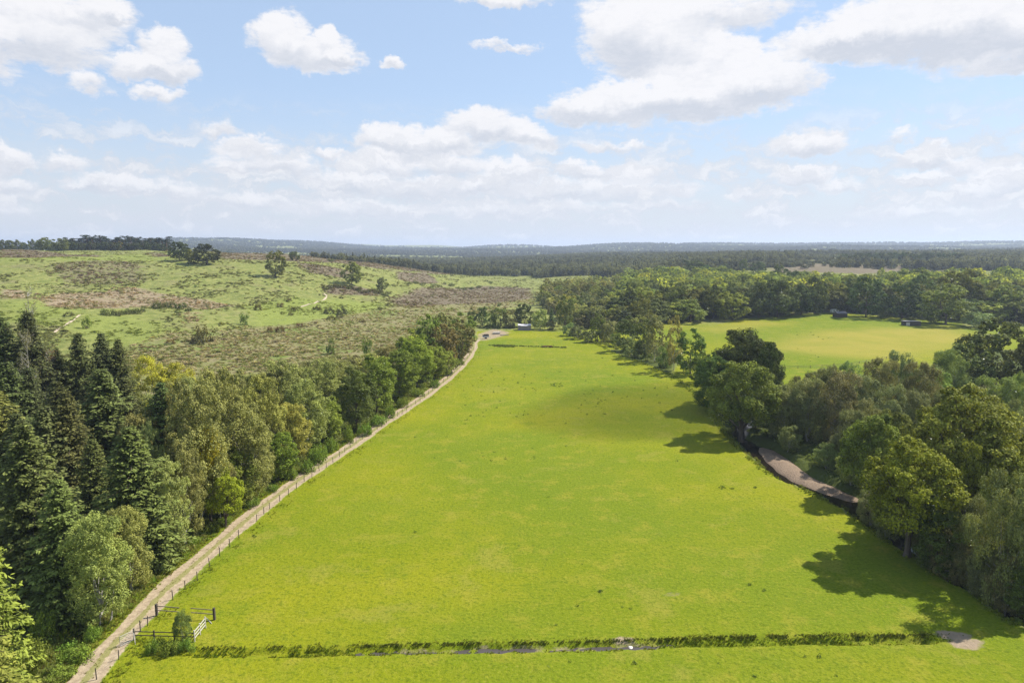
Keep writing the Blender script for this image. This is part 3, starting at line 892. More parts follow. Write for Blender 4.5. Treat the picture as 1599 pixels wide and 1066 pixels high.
def tubes_np(lines, n=7):
    """lines: list of (pts (k,3), radii) -> V, F(list)"""
    mb = MB()
    for pts, rad in lines:
        mb.tube(pts, rad, n)
    return mb

def limb(a, b, r0, r1, rng, k=5, sag=.1):
    a = np.array(a, float); b = np.array(b, float)
    L = np.linalg.norm(b - a)
    pts = []
    for i in range(k):
        t = i / (k - 1)
        p = a + (b - a) * t + rng.normal(size=3) * L * .03 * (0 < i < k - 1)
        p[2] += math.sin(math.pi * t) * L * sag
        pts.append(p)
    return pts, [r0 + (r1 - r0) * i / (k - 1) for i in range(k)]

class Variant:
    pass
VAR = {}
def finish(name, P, N, size, aspect, rng, leafmat, trunk, barkmat, R, H, along=None, lv=None, merged=False):
    V, F = leaf_quads(P, N, size, rng, aspect, along)
    lvv = rng.uniform(0, 1, len(P)) if lv is None else np.clip(lv, 0, 1)
    v = Variant(); v.R = R; v.H = H
    if merged:
        TV = np.array([tuple(q) for q in trunk.V], float).reshape(-1, 3)
        # trunk as quads only
        TF = [f for f in trunk.F if len(f) == 4]
        VV = np.vstack([V, TV]); FF = np.vstack([F, np.array(TF, np.int32) + len(V)])
        mi = np.concatenate([np.zeros(len(F), int), np.ones(len(TF), int)])
        lf = np.concatenate([lvv, np.zeros(len(TF))])
        v.single = mesh_np(name, VV, FF.astype(np.int32), [leafmat, barkmat], mi=mi, attrs=[('leaf_var', 'FACE', 'FLOAT', lf)])
    else:
        v.crown = mesh_np(name + '_crown', V, F, leafmat, attrs=[('leaf_var', 'FACE', 'FLOAT', lvv)])
        v.trunk = trunk.me(name + '_trunk', barkmat, True)
    return v

def broad(name, seed, R, H, base, nlobe, nclump, nleaf, ls, leafmat, barkmat, lobe=(.26, .40), clump=(.30, .46), flat=1.0, merged=False, vert=1.0, droop=0.0, gap=0.0, aspect=.65, stems=1, trunk_r=.38, low=-.55):
    """a rounded deciduous crown: limbs carrying lobes, lobes made of leaf clumps"""
    rng = np.random.default_rng(seed)
    ch = (H - base) / 2
    cz = base + ch
    Ps = []; Ns = []; lobes = []; lvs = []
    k = 0
    while len(lobes) < nlobe and k < nlobe * 30:
        k += 1
        d = rdir(rng, 1)[0]
        if d[2] < low: continue
        q = rng.uniform(.50, .98) if d[2] > -.2 else rng.uniform(.6, .85)
        taper = 1.0 if d[2] > 0 else 1.0
        if d[2] < 0:                     # crowns stay wide towards the skirt
            hxy = math.hypot(d[0], d[1]) + 1e-6
            taper = (1 - .35 * d[2] ** 2) / hxy * max(hxy, .25 + .75 * rng.uniform(.6, 1)) 
        c = np.array([d[0] * R * q * taper, d[1] * R * q * taper, cz + d[2] * ch * q * 1.08])
        lr = R * rng.uniform(*lobe) * (1.15 - .45 * max(0, q - .7) / .28)
        if any(np.linalg.norm((c - o) / [1, 1, vert]) < .50 * (lr + r_) for o, r_ in lobes): continue
        lobes.append((c, lr))
    core = [(np.array([0, 0, cz]), R * .5)]
    for li, (c, lr) in enumerate(lobes + core):
        iscore = li >= len(lobes)
        m_ = nclump if not iscore else max(3, nclump // 2)
        od = nrm(c - np.array([0, 0, cz - ch * .3]))
        tone = rng.uniform(-.22, .22)
        D = rdir(rng, m_ * 4)
        D = D[(D @ od) > -.45][:m_] if not iscore else D[:m_]
        for d in D:
            p = c + d * lr * rng.uniform(.70, 1.02) * [1, 1, vert * .85]
            cr = lr * rng.uniform(*clump)
            nl = int(nleaf * rng.uniform(.7, 1.2) * (1.0 if d[2] > -.3 else .65))
            e = rdir(rng, nl)
            rr = rng.uniform(.35, 1, nl) ** .5
            off = e * rr[:, None] * cr
            off[:, 2] *= flat * (1 + droop * 1.2)
            if droop:
                off[:, 2] -= cr * droop * rng.uniform(0, 1.4, nl) * (rr)
                off[:, :2] *= (1 - .35 * droop)
            Ps.append(p + off)
            Ns.append(e * .55 + d * .35 + [0, 0, .35] + rng.normal(size=(nl, 3)) * .38)
            lvs.append(np.clip(.5 + tone + rng.normal(size=nl) * .22 + rng.uniform(-.12, .12), 0, 1))
    P = np.vstack(Ps); N = np.vstack(Ns); lv = np.concatenate(lvs)
    # trunk and limbs
    lines = []
    for sidx in range(stems):
        ox, oy = (rng.normal(size=2) * trunk_r * 1.8) if stems > 1 else (0, 0)
        tx, ty = rng.normal(size=2) * R * (.07 if stems == 1 else .22)
        top = base + ch * .9
        pts = [(ox, oy, -.4), (ox, oy, .25), (ox + tx * .3, oy + ty * .3, base * .6 + .4), (ox + tx * .7, oy + ty * .7, base + ch * .4), (ox + tx, oy + ty, top)]
        r0 = trunk_r / (stems ** .5)
        lines.append((pts, [r0 * 1.5, r0 * 1.15, r0 * .85, r0 * .55, r0 * .18]))
    for (c, lr) in lobes[:(10 if not merged else 3)]:
        st = np.array([0, 0, base * .5 + (c[2] - base) * .25 + .5])
        lines.append(limb(st, c, trunk_r * .38, trunk_r * .07, rng))
    tr = tubes_np(lines, 7 if not merged else 5)
    k = np.quantile(np.hypot(P[:, 0], P[:, 1]), .95) / R; P[:, :2] /= k          # keep the nominal spread and height
    P[:, 2] *= H / np.quantile(P[:, 2], .998)
    return finish(name, P, N, ls, aspect, rng, leafmat, tr, barkmat, R, H, lv=lv, merged=merged)

def spruce(name, seed, R, H, whorls, per, twigs, ls, leafmat=L_SPRUCE, barkmat=BARK, merged=False, base=.04, sparse_top=0.0, bushy=1.0):
    rng = np.random.default_rng(seed)
    Ps = []; Ns = []; As = []; Sz = []; lvs = []
    lines = [([(0, 0, -.4), (0, 0, H * .3), (.1, 0, H * .7), (0, 0, H)], [.36, .27, .14, .02])]
    for w in range(whorls):
        t = base + (1 - base) * (w / whorls) ** .92 + rng.uniform(-.004, .004)
        z = H * t
        Lb = R * ((1 - t) ** .62) * rng.uniform(.70, 1.22) + .15
        nb = max(4, int(per * (.75 + .25 * (1 - t)) * (1 - sparse_top * (t > .8))))
        a0 = rng.uniform(0, 6.28)
        for b in range(nb):
            an = a0 + 6.2832 * b / nb + rng.normal() * .18
            L = Lb * rng.uniform(.72, 1.18)
            m_ = max(4, int(twigs * (L / R + .12)))
            s = np.sort(rng.uniform(.12, 1, m_))
            dr = rng.uniform(.14, .40) * (1.15 - .9 * t) * 1.15
            rad = np.stack([np.cos(an) * L * s, np.sin(an) * L * s, z - dr * L * s + .30 * dr * L * s ** 3 + .22 * L * (t - .45) * s], 1)
            side = np.array([-math.sin(an), math.cos(an), 0])
            out = np.array([math.cos(an), math.sin(an), 0])
            sd = rng.choice([-1., 1.], m_)
            spread = (1 - s) * .34 * L + .06 * L + .10
            off = side * (sd * spread * rng.uniform(.1, 1, m_))[:, None]
            hang = -np.abs(rng.normal(size=m_)) * .28 * bushy
            p = rad + off + np.stack([0 * s, 0 * s, hang], 1)
            Ps.append(p)
            al = out * .8 + side * (sd * .8)[:, None] + np.array([0, 0, -.35]) + rng.normal(size=(m_, 3)) * .2
            As.append(al)
            Ns.append(np.array([0, 0, .8]) + out * .35 + rng.normal(size=(m_, 3)) * .42)
            Sz.append(ls * (.7 + .5 * L / R) * rng.uniform(.7, 1.3, m_))
            lvs.append(np.clip(.25 + .55 * s ** 3 + rng.normal(size=m_) * .16, 0, 1))   # needles grow lighter towards the branch tips
            if not merged and b % 2 == 0 and w % 2 == 0:
                lines.append(([(0, 0, z), tuple(rad[len(s) // 2]), tuple(rad[-1])], [.05, .03, .008]))
    P = np.vstack(Ps)
    tr = tubes_np(lines, 5)
    return finish(name, P, np.vstack(Ns), np.concatenate(Sz), .42, rng, leafmat, tr, barkmat, R, H, along=np.vstack(As), lv=np.concatenate(lvs), merged=merged)

def pine(name, seed, R, H, nlobe, nclump, nleaf, ls, merged=True):
    rng = np.random.default_rng(seed)
    Ps = []; Ns = []; lines = []
    lean = rng.normal(size=2) * R * .15
    lines.append(([(0, 0, -.4), (lean[0] * .2, lean[1] * .2, H * .35), (lean[0] * .6, lean[1] * .6, H * .65), (lean[0], lean[1], H * .93)], [.42, .3, .2, .06]))
    for i in range(nlobe):
        an = rng.uniform(0, 6.28); q = rng.uniform(0, .75) ** .6
        z = H * rng.uniform(.52, .92)
        q *= 1 - max(0, z / H - .8) * 2.5
        c = np.array([math.cos(an) * R * q + lean[0], math.sin(an) * R * q + lean[1], z])
        lr = R * rng.uniform(.28, .45)
        lines.append(limb((lean[0] * .6, lean[1] * .6, z - lr * .8), c, .1, .03, rng, 4))
        D = rdir(rng, nclump); D[:, 2] = np.abs(D[:, 2]) * .6 - .1
        for d in D:
            p = c + d * lr * rng.uniform(.5, 1)
            e = rdir(rng, nleaf)
            off = e * (lr * .32); off[:, 2] *= .55
            Ps.append(p + off); Ns.append(e * .4 + [0, 0, .7] + rng.normal(size=(nleaf, 3)) * .35)
    tr = tubes_np(lines, 6)
    return finish(name, np.vstack(Ps), np.vstack(Ns), ls, .5, rng, L_PINE, tr, BARK_PINE, R, H, merged=merged)

def bare(name, seed, R, H, n, merged=False, leaf=0):
    """a dead or thin-leaved tree: mostly branches"""
    rng = np.random.default_rng(seed)
    lines = [([(0, 0, -.4), (.1, 0, H * .4), (0, .1, H * .75), (.1, 0, H)], [.22, .16, .09, .015])]
    tips = []
    for i in range(n):
        t = rng.uniform(.25, .98); an = rng.uniform(0, 6.28)
        L = R * (1.15 - t * .75) * rng.uniform(.6, 1.1)
        a = (0.05, 0.05, H * t); b = (math.cos(an) * L, math.sin(an) * L, H * t + L * rng.uniform(.2, .8))
        lines.append(limb(a, b, .05, .012, rng, 4, -.05))
        for q in range(5):
            s = rng.uniform(.3, 1)
            c = np.array(a) + (np.array(b) - a) * s
            e = c + rdir(rng, 1)[0] * L * .32 + [0, 0, L * .1]
            lines.append(([tuple(c), tuple(e)], [.018, .006]))
            tips.append(e); tips.append((c + e) / 2)
    tips = np.array(tips)
    P = np.repeat(tips, max(1, leaf), 0) + rng.normal(size=(len(tips) * max(1, leaf), 3)) * .25
    return finish(name, P, rng.normal(size=P.shape) + [0, 0, .5], .16, .6, rng, L_BIRCH, tubes_np(lines, 4), BARK_PALE, R, H, merged=merged)

def shrub(name, seed, R, H, nclump, nleaf, ls, leafmat, aspect=.65, merged=True):
    rng = np.random.default_rng(seed)
    Ps = []; Ns = []; lines = []; lvs = []
    for i in range(nclump):
        an = rng.uniform(0, 6.28); q = rng.uniform(0, 1) ** .5 * .8
        z = H * rng.uniform(.12, .86) * (1 - .45 * q * q)
        c = np.array([math.cos(an) * R * q, math.sin(an) * R * q, z])
        cr = R * rng.uniform(.18, .34)
        e = rdir(rng, nleaf)
        off = e * cr * rng.uniform(.4, 1, nleaf)[:, None]
        p = c + off; p[:, 2] = np.clip(p[:, 2], .03, H * 1.05)
        Ps.append(p); Ns.append(e * .6 + [0, 0, .45] + rng.normal(size=(nleaf, 3)) * .4)
        lvs.append(np.clip(rng.uniform(.3, .7) + rng.normal(size=nleaf) * .2, 0, 1))
        if i < 7:
            lines.append(([(0, 0, -.1), tuple(c * .5), tuple(c)], [R * .03, R * .02, R * .008]))
    return finish(name, np.vstack(Ps), np.vstack(Ns), ls, aspect, rng, leafmat, tubes_np(lines, 5), BARK, R, H, lv=np.concatenate(lvs), merged=merged)

# near variants (crown and trunk separate)
for i in range(3):
    VAR['oak', 'near', i] = broad(f'oak_near_{i}', 10 + i, 6.5, 16, .9, 46, 24, 42, .32, L_OAK, BARK, lobe=(.20, .34), trunk_r=.5, flat=.75)
    VAR['alder', 'near', i] = broad(f'alder_near_{i}', 20 + i, 5.0, 17, .4, 44, 21, 40, .29, L_OAK, BARK, lobe=(.22, .36), vert=1.15, trunk_r=.3, flat=.8, low=-.85)
    VAR['birch', 'near', i] = broad(f'birch_near_{i}', 30 + i, 3.9, 16, .6, 54, 18, 40, .20, L_BIRCH, BARK_PALE, lobe=(.20, .36), vert=1.25, droop=.12, trunk_r=.18, stems=2, low=-.95)
    VAR['willow', 'near', i] = broad(f'willow_near_{i}', 40 + i, 5.2, 12, .2, 44, 22, 42, .21, L_BIRCH, BARK_PALE, lobe=(.18, .34), vert=1.1, droop=.05, trunk_r=.2, stems=3, low=-.95)
    VAR['spruce', 'near', i] = spruce(f'spruce_near_{i}', 50 + i, 4.6, 26, 52, 12, 66, .46)
for i in range(2):
    VAR['larch', 'near', i] = spruce(f'larch_near_{i}', 60 + i, 3.6, 16, 34, 10, 40, .46, leafmat=L_BIRCH)
VAR['bare', 'near', 0] = bare('bare_near_0', 70, 3.0, 17, 60, leaf=1)
VAR['bare', 'near', 1] = bare('bare_near_1', 71, 3.5, 15, 80, leaf=4)
# middle distance variants (one mesh each)
for i in range(4):
    VAR['oak', 'mid', i] = broad(f'oak_mid_{i}', 110 + i, 7, 16, .4, 30, 13, 26, .60, L_OAK, BARK, lobe=(.22, .34), merged=True, low=-.95, flat=.8)
    VAR['birch', 'mid', i] = broad(f'birch_mid_{i}', 130 + i, 3.8, 15, .4, 30, 10, 24, .42, L_BIRCH, BARK_PALE, lobe=(.22, .36), vert=1.25, droop=.1, merged=True, trunk_r=.16, low=-.95)
for i in range(3):
    VAR['alder', 'mid', i] = broad(f'alder_mid_{i}', 120 + i, 5, 15, .2, 28, 11, 24, .50, L_OAK, BARK, lobe=(.24, .36), vert=1.2, merged=True, low=-.95)
    VAR['willow', 'mid', i] = broad(f'willow_mid_{i}', 140 + i, 5, 10, .1, 26, 11, 26, .46, L_BIRCH, BARK_PALE, lobe=(.22, .34), merged=True, stems=2, trunk_r=.16, low=-.95)
    VAR['spruce', 'mid', i] = spruce(f'spruce_mid_{i}', 150 + i, 3.8, 20, 26, 9, 20, 1.0, merged=True)
    VAR['pine', 'mid', i] = pine(f'pine_mid_{i}', 160 + i, 4.6, 15, 12, 9, 22, .5)
    VAR['shrub', 'mid', i] = shrub(f'shrub_mid_{i}', 170 + i, 2.2, 2.4, 22, 40, .26, L_OAK)
    VAR['bramble', 'near', i] = shrub(f'bramble_near_{i}', 180 + i, 2.0, 1.5, 34, 60, .17, L_OAK)
VAR['larch', 'mid', 0] = VAR['spruce', 'mid', 0]
NV = {}
for (k_, l_, i_) in VAR:
    NV[k_, l_] = max(NV.get((k_, l_), 0), i_ + 1)

NAMES = {'oak': 'oak_tree', 'alder': 'alder_tree', 'birch': 'birch_tree', 'willow': 'willow_tree', 'spruce': 'spruce_tree', 'larch': 'larch_tree', 'pine': 'pine_tree', 'bare': 'bare_tree', 'shrub': 'shrub', 'bramble': 'bramble_bush'}
RNG = random.Random(7)
ALLT = []
def put_tree(kind, x, y, r, h, label, group=None, tint=(1, 1, 1), lod=None, cat='tree', rz=None, var=None, sink=.15, name=None):
    dist = math.hypot(x, y)
    if lod is None:
        lod = 'near' if dist < 235 else 'mid'
    if (kind, lod) not in NV:
        lod = 'mid' if lod == 'near' else 'near'
    i = var if var is not None else RNG.randrange(NV[kind, lod])
    v = VAR[kind, lod, i % NV[kind, lod]]
    z = zgs(x, y) - sink
    rz = RNG.uniform(0, 6.28) if rz is None else rz
    sc = (r / v.R, r / v.R * RNG.uniform(.92, 1.08), h / v.H)
    tj = [c * RNG.uniform(.93, 1.07) for c in tint]
    nm = name or NAMES[kind]
    if hasattr(v, 'single'):
        o = bpy.data.objects.new(nm, v.single)
        o.location = (x, y, z); o.rotation_euler = (0, 0, rz); o.scale = sc
        o.color = (*tj, 1)
        SC.collection.objects.link(o)
    else:
        o = empty(nm, (x, y, z), rz)
        o.scale = sc
        c = bpy.data.objects.new('crown', v.crown); c.color = (*tj, 1)
        link(c, o)
        link(bpy.data.objects.new('trunk', v.trunk), o)
    tag(o, label, cat, group)
    ALLT.append((x, y, r))
    return o
def tree_px(kind, px, base, top, w, label, **kw):
    """stand a tree on the ground seen at (px, base), as tall as the photo shows it"""
    x, y = hit(px, base)
    h = CAMH + y * k_of(top) - float(zbase(x, y))
    r = max(.4, w / 2 * math.hypot(1, 0) * y / FPX / .985)
    return put_tree(kind, x, y, r, max(h, .6), label, **kw)

# ================================================================== trees
# ---- conifer stand at the left, label tells each apart
DK = (1, 1, 1)
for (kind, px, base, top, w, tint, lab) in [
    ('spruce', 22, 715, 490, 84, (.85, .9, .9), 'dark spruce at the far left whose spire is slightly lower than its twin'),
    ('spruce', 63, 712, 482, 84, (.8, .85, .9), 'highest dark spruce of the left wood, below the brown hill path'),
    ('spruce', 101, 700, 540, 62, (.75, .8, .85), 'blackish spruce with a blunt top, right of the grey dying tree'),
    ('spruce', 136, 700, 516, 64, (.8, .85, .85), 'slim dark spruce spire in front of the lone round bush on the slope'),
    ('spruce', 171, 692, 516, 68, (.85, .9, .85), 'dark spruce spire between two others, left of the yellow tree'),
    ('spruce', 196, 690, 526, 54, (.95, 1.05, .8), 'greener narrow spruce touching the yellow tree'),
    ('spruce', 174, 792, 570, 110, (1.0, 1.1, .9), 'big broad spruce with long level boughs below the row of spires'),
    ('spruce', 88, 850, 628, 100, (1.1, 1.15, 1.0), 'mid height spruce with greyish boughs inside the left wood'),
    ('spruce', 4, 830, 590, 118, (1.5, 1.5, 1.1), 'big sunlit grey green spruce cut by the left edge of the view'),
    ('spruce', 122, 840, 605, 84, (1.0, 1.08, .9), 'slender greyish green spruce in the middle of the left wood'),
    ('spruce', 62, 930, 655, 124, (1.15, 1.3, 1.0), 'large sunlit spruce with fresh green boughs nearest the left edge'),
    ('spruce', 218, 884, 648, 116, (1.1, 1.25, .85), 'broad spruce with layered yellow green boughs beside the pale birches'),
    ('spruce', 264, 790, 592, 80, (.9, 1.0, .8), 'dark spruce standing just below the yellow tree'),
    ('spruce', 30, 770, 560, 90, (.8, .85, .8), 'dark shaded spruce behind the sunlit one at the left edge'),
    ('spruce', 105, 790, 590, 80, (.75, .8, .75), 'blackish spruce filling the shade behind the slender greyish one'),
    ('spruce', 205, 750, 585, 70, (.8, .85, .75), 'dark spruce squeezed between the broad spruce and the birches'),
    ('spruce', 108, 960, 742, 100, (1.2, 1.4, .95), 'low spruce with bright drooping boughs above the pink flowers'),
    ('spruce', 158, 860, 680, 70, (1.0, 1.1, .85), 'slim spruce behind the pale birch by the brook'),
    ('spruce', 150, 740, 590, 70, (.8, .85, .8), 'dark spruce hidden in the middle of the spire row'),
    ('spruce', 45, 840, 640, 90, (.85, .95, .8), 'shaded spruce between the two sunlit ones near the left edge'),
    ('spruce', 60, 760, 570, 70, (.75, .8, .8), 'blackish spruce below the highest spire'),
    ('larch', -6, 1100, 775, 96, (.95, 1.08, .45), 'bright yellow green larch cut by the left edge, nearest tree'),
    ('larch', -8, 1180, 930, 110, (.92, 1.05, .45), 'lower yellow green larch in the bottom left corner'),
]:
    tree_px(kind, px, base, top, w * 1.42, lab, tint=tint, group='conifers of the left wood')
for (kind, px, base, top, w, tint, lab, var) in [
    ('bare', 66, 700, 452, 40, (.9, .8, .7), 'dead spindly tree whose bare top sticks out above the spruces', 0),
    ('bare', 86, 705, 545, 56, (1.2, .85, .75), 'dying pinkish grey tree between the dark spruces', 1),
    ('bare', 60, 735, 520, 50, (.9, .9, .8), 'thin grey tree with few leaves between the twin spires', 1),
]:
    tree_px(kind, px, base, top, w, lab, tint=tint, var=var)
YG = (1.55, 1.5, .7)
for (kind, px, base, top, w, tint, lab) in [
    ('birch', 236, 668, 556, 64, (1.45, 1.22, .42), 'golden yellow tree, the larger of the pair behind the dark spruces'),
    ('birch', 284, 664, 566, 50, (1.4, 1.22, .42), 'golden yellow tree, the smaller of the pair, in front of the bog'),
    ('birch', 160, 975, 800, 96, (1.15, 1.2, .85), 'pale sunlit birch with a white stem standing over the brook'),
    ('birch', 206, 925, 788, 72, (1.15, 1.2, .85), 'shorter pale birch at the brook just above the fenced pen'),
    ('birch', 268, 872, 715, 60, (1.05, 1.1, .9), 'tall grey green birch at the verge, right of the broad spruce'),
    ('birch', 243, 838, 660, 44, (.95, 1.0, .85), 'grey green birch leaning on the broad spruce'),
    ('birch', 292, 850, 690, 66, (1.0, 1.05, .8), 'birch with soft hanging twigs where the verge is widest'),
    ('birch', 318, 822, 595, 86, (1.0, 1.0, .85), 'biggest grey green birch just right of the dark spruce'),
    ('birch', 290, 790, 605, 66, (1.0, 1.0, .85), 'birch between the dark spruce and the biggest birch'),
    ('oak', 330, 815, 665, 62, (1.75, 1.65, .6), 'yellow green young oak in the front of the tree belt'),
    ('oak', 352, 822, 730, 60, (1.5, 1.5, .6), 'low yellow green oak beside the verge below the bigger one'),
    ('birch', 346, 775, 572, 88, (1.0, 1.0, .85), 'tall grey birch in front of the grassy bog'),
    ('birch', 384, 785, 630, 92, (1.0, 1.02, .8), 'wide grey birch overhanging the verge midway along the belt'),
    ('alder', 372, 795, 700, 62, (1.0, 1.15, .8), 'dark leafy alder under the wide grey birch'),
    ('alder', 436, 750, 672, 54, (1.0, 1.3, .7), 'small fresh green sycamore at the front of the belt'),
    ('birch', 408, 740, 585, 78, (1.15, 1.15, .75), 'birch with yellowish top tufts in the belt'),
    ('birch', 455, 722, 628, 62, (1.3, 1.3, .7), 'yellowish birch with rounded tufts near the verge'),
    ('birch', 440, 690, 562, 78, (1.0, 1.02, .8), 'birch rising at the back of the belt beside the bog'),
    ('birch', 480, 705, 590, 72, (1.05, 1.05, .8), 'pale domed birch near the dark evergreen in the belt'),
    ('birch', 500, 664, 560, 74, (1.0, 1.0, .8), 'birch at the back of the belt below the small dark conifer'),
    ('alder', 512, 690, 620, 50, (1.15, 1.2, .75), 'alder at the front of the belt with bramble at its foot'),
    ('alder', 556, 672, 574, 62, (.75, .9, .75), 'dark evergreen looking tree in the middle of the belt'),
    ('birch', 536, 650, 566, 62, (1.0, 1.05, .8), 'birch left of the dark evergreen looking tree'),
    ('alder', 588, 645, 553, 62, (1.05, 1.2, .7), 'light green alder below the pale grass of the bog'),
    ('birch', 575, 622, 552, 60, (1.05, 1.1, .8), 'birch at the back edge of the belt below the dark hawthorn'),
    ('alder', 625, 622, 545, 62, (1.05, 1.2, .7), 'leafy alder beside the track bend approach'),
    ('birch', 612, 602, 538, 56, (1.15, 1.1, .8), 'tan green birch at the back of the belt'),
    ('alder', 652, 604, 522, 60, (1.2, 1.5, .65), 'bright green sycamore in front of the tall far clump'),
    ('alder', 640, 585, 512, 54, (1.25, 1.4, .7), 'bright green domed sycamore with the light on its top'),
    ('alder', 670, 592, 538, 52, (1.2, 1.4, .7), 'low bright green tree next to the purple brown one'),
    ('alder', 672, 575, 492, 56, (.95, 1.15, .8), 'tall deep green tree, left one of the far clump by the track'),
    ('alder', 692, 578, 505, 52, (1.05, .92, .9), 'tree with a purple brown lower crown beside the track'),
    ('birch', 698, 560, 488, 52, (1.0, 1.1, .8), 'tall grey green tree in the middle of the far clump by the track'),
    ('alder', 716, 560, 498, 46, (1.05, .95, .9), 'brownish tree in the far clump where the track bends'),
    ('alder', 722, 545, 488, 44, (1.0, 1.15, .8), 'tall green tree at the end of the belt where the track bends'),
    ('alder', 700, 585, 545, 34, (1.1, 1.3, .8), 'small round alder under the purple brown tree'),
]:
    tree_px(kind, px, base, top, w, lab, tint=(tint[0] * 1.15, tint[1] * 1.14, tint[2] * 1.0) if kind != 'alder' else (tint[0] * 1.12, tint[1] * 1.10, tint[2] * 1.2), group='trees of the belt along the track')
# filler trees behind the belt front, no two tell apart
rr = random.Random(3)
for (px, base, top, w) in [(270, 760, 640, 60), (300, 740, 600, 60), (322, 720, 590, 60), (365, 720, 590, 60), (395, 700, 582, 60), (425, 690, 578, 60), (462, 670, 570, 56), (485, 650, 562, 52), (520, 635, 556, 50), (550, 622, 556, 48), (590, 602, 545, 46), (660, 572, 515, 42),
                           (340, 690, 580, 56), (380, 668, 576, 56), (300, 700, 588, 56), (265, 700, 596, 50), (400, 765, 668, 56), (345, 812, 705, 52), (225, 800, 640, 60), (250, 740, 610, 56), (420, 720, 610, 54), (210, 880, 740, 60), (300, 800, 690, 50)]:
    tree_px('birch', px, base, top, w, 'grey green birch inside the belt between the track and the bog', tint=(1.15, 1.16, .85), group='birches inside the belt')

# ---- undergrowth along the foot of the belt
def bush_px(px, base, top, w, label, tint=(1, 1, 1), group=None, kind='bramble', name='bramble_bush', cat='bush', **kw):
    x, y = hit(px, base)
    h = CAMH + y * k_of(top) - float(zbase(x, y))
    return put_tree(kind, x, y, max(.35, w / 2 * y / FPX), max(.3, h), label, group, tint, cat=cat, sink=.05, name=name, **kw)
for (px, base, top, w) in [(120, 1035, 1000, 60), (95, 1058, 1025, 50), (150, 1000, 975, 36), (138, 990, 968, 34), (182, 940, 905, 40), (205, 912, 888, 38), (60, 1040, 990, 60), (240, 885, 858, 36), (262, 868, 840, 32),
                           (300, 850, 828, 30), (330, 832, 812, 30), (352, 820, 800, 26), (392, 796, 772, 30), (425, 772, 752, 26), (452, 752, 730, 26), (478, 738, 716, 28), (500, 722, 690, 30), (520, 708, 672, 34), (548, 694, 664, 34),
                           (570, 680, 656, 30), (590, 668, 642, 30), (612, 652, 628, 28), (632, 638, 614, 26), (655, 622, 600, 24), (678, 606, 588, 20), (700, 588, 572, 16), (716, 572, 556, 14), (728, 556, 540, 12), (105, 1010, 975, 60), (75, 1000, 940, 60), (170, 925, 890, 40)]:
    px += rr.uniform(-5, 3); base -= rr.uniform(0, 5); top = base - (base - top) * rr.uniform(.45, 1.05); w *= rr.uniform(.7, 1.3)
    bush_px(px, base, top, w, 'leafy bramble and nettle clump at the foot of the tree belt, left of the track', (1.0, 1.3, .75), 'undergrowth at the foot of the belt')
tree_bush = bush_px(40, 880, 858, 20, 'rhododendron dotted with pink flowers in the shade of the left wood', (1.2, .9, 1.2), name='rhododendron')

# ---- hillside: single trees, gorse and hawthorn
for (kind, px, base, top, w, tint, lab) in [
    ('oak', 430, 431, 389, 32, (1.1, 1.1, 1.0), 'tall open crowned tree on the hillside, the one nearest the skyline'),
    ('oak', 550, 445, 408, 32, (1.15, 1.15, 1.0), 'spreading grey green oak on a clear stem halfway up the hill'),
    ('oak', 597, 451, 429, 18, (.8, .9, 1.0), 'small dark tree right of the spreading hillside oak'),
    ('oak', 461, 407, 392, 18, (.7, .75, .9), 'dark rounded tree on the ridge right of the tall open tree'),
    ('oak', 281, 408, 379, 34, (.5, .55, .7), 'large blackish tree on the ridge, left one of three'),
    ('oak', 304, 411, 388, 26, (1.1, 1.1, 1.0), 'lighter green tree between the two blackish ridge trees'),
    ('oak', 323, 412, 380, 38, (.42, .45, .55), 'blackish wide tree on the ridge, right one of three'),
    ('oak', 360, 397, 386, 15, (.6, .65, .8), 'small dark tree alone on the heather skyline'),
    ('oak', 73, 394, 372, 26, (.9, .85, .8), 'round brownish tree on the heath edge, left one of a pair'),
    ('oak', 97, 394, 374, 20, (.9, .85, .8), 'round brownish tree on the heath edge, right one of a pair'),
    ('oak', 127, 392, 380, 16, (.8, .9, .8), 'low round tree below the pine wood on the skyline'),
    ('oak', 153, 392, 380, 12, (1.3, 1.2, .8), 'pale olive bush tree, first of three below the pines'),
    ('oak', 167, 393, 380, 14, (1.0, 1.0, .8), 'green bush tree, middle of three below the pines'),
    ('birch', 184, 393, 378, 18, (2.0, 1.5, .7), 'yellowish bush tree, last of three below the pines'),
]:
    tree_px(kind, px, base, top, w, lab, tint=tint, lod='mid')
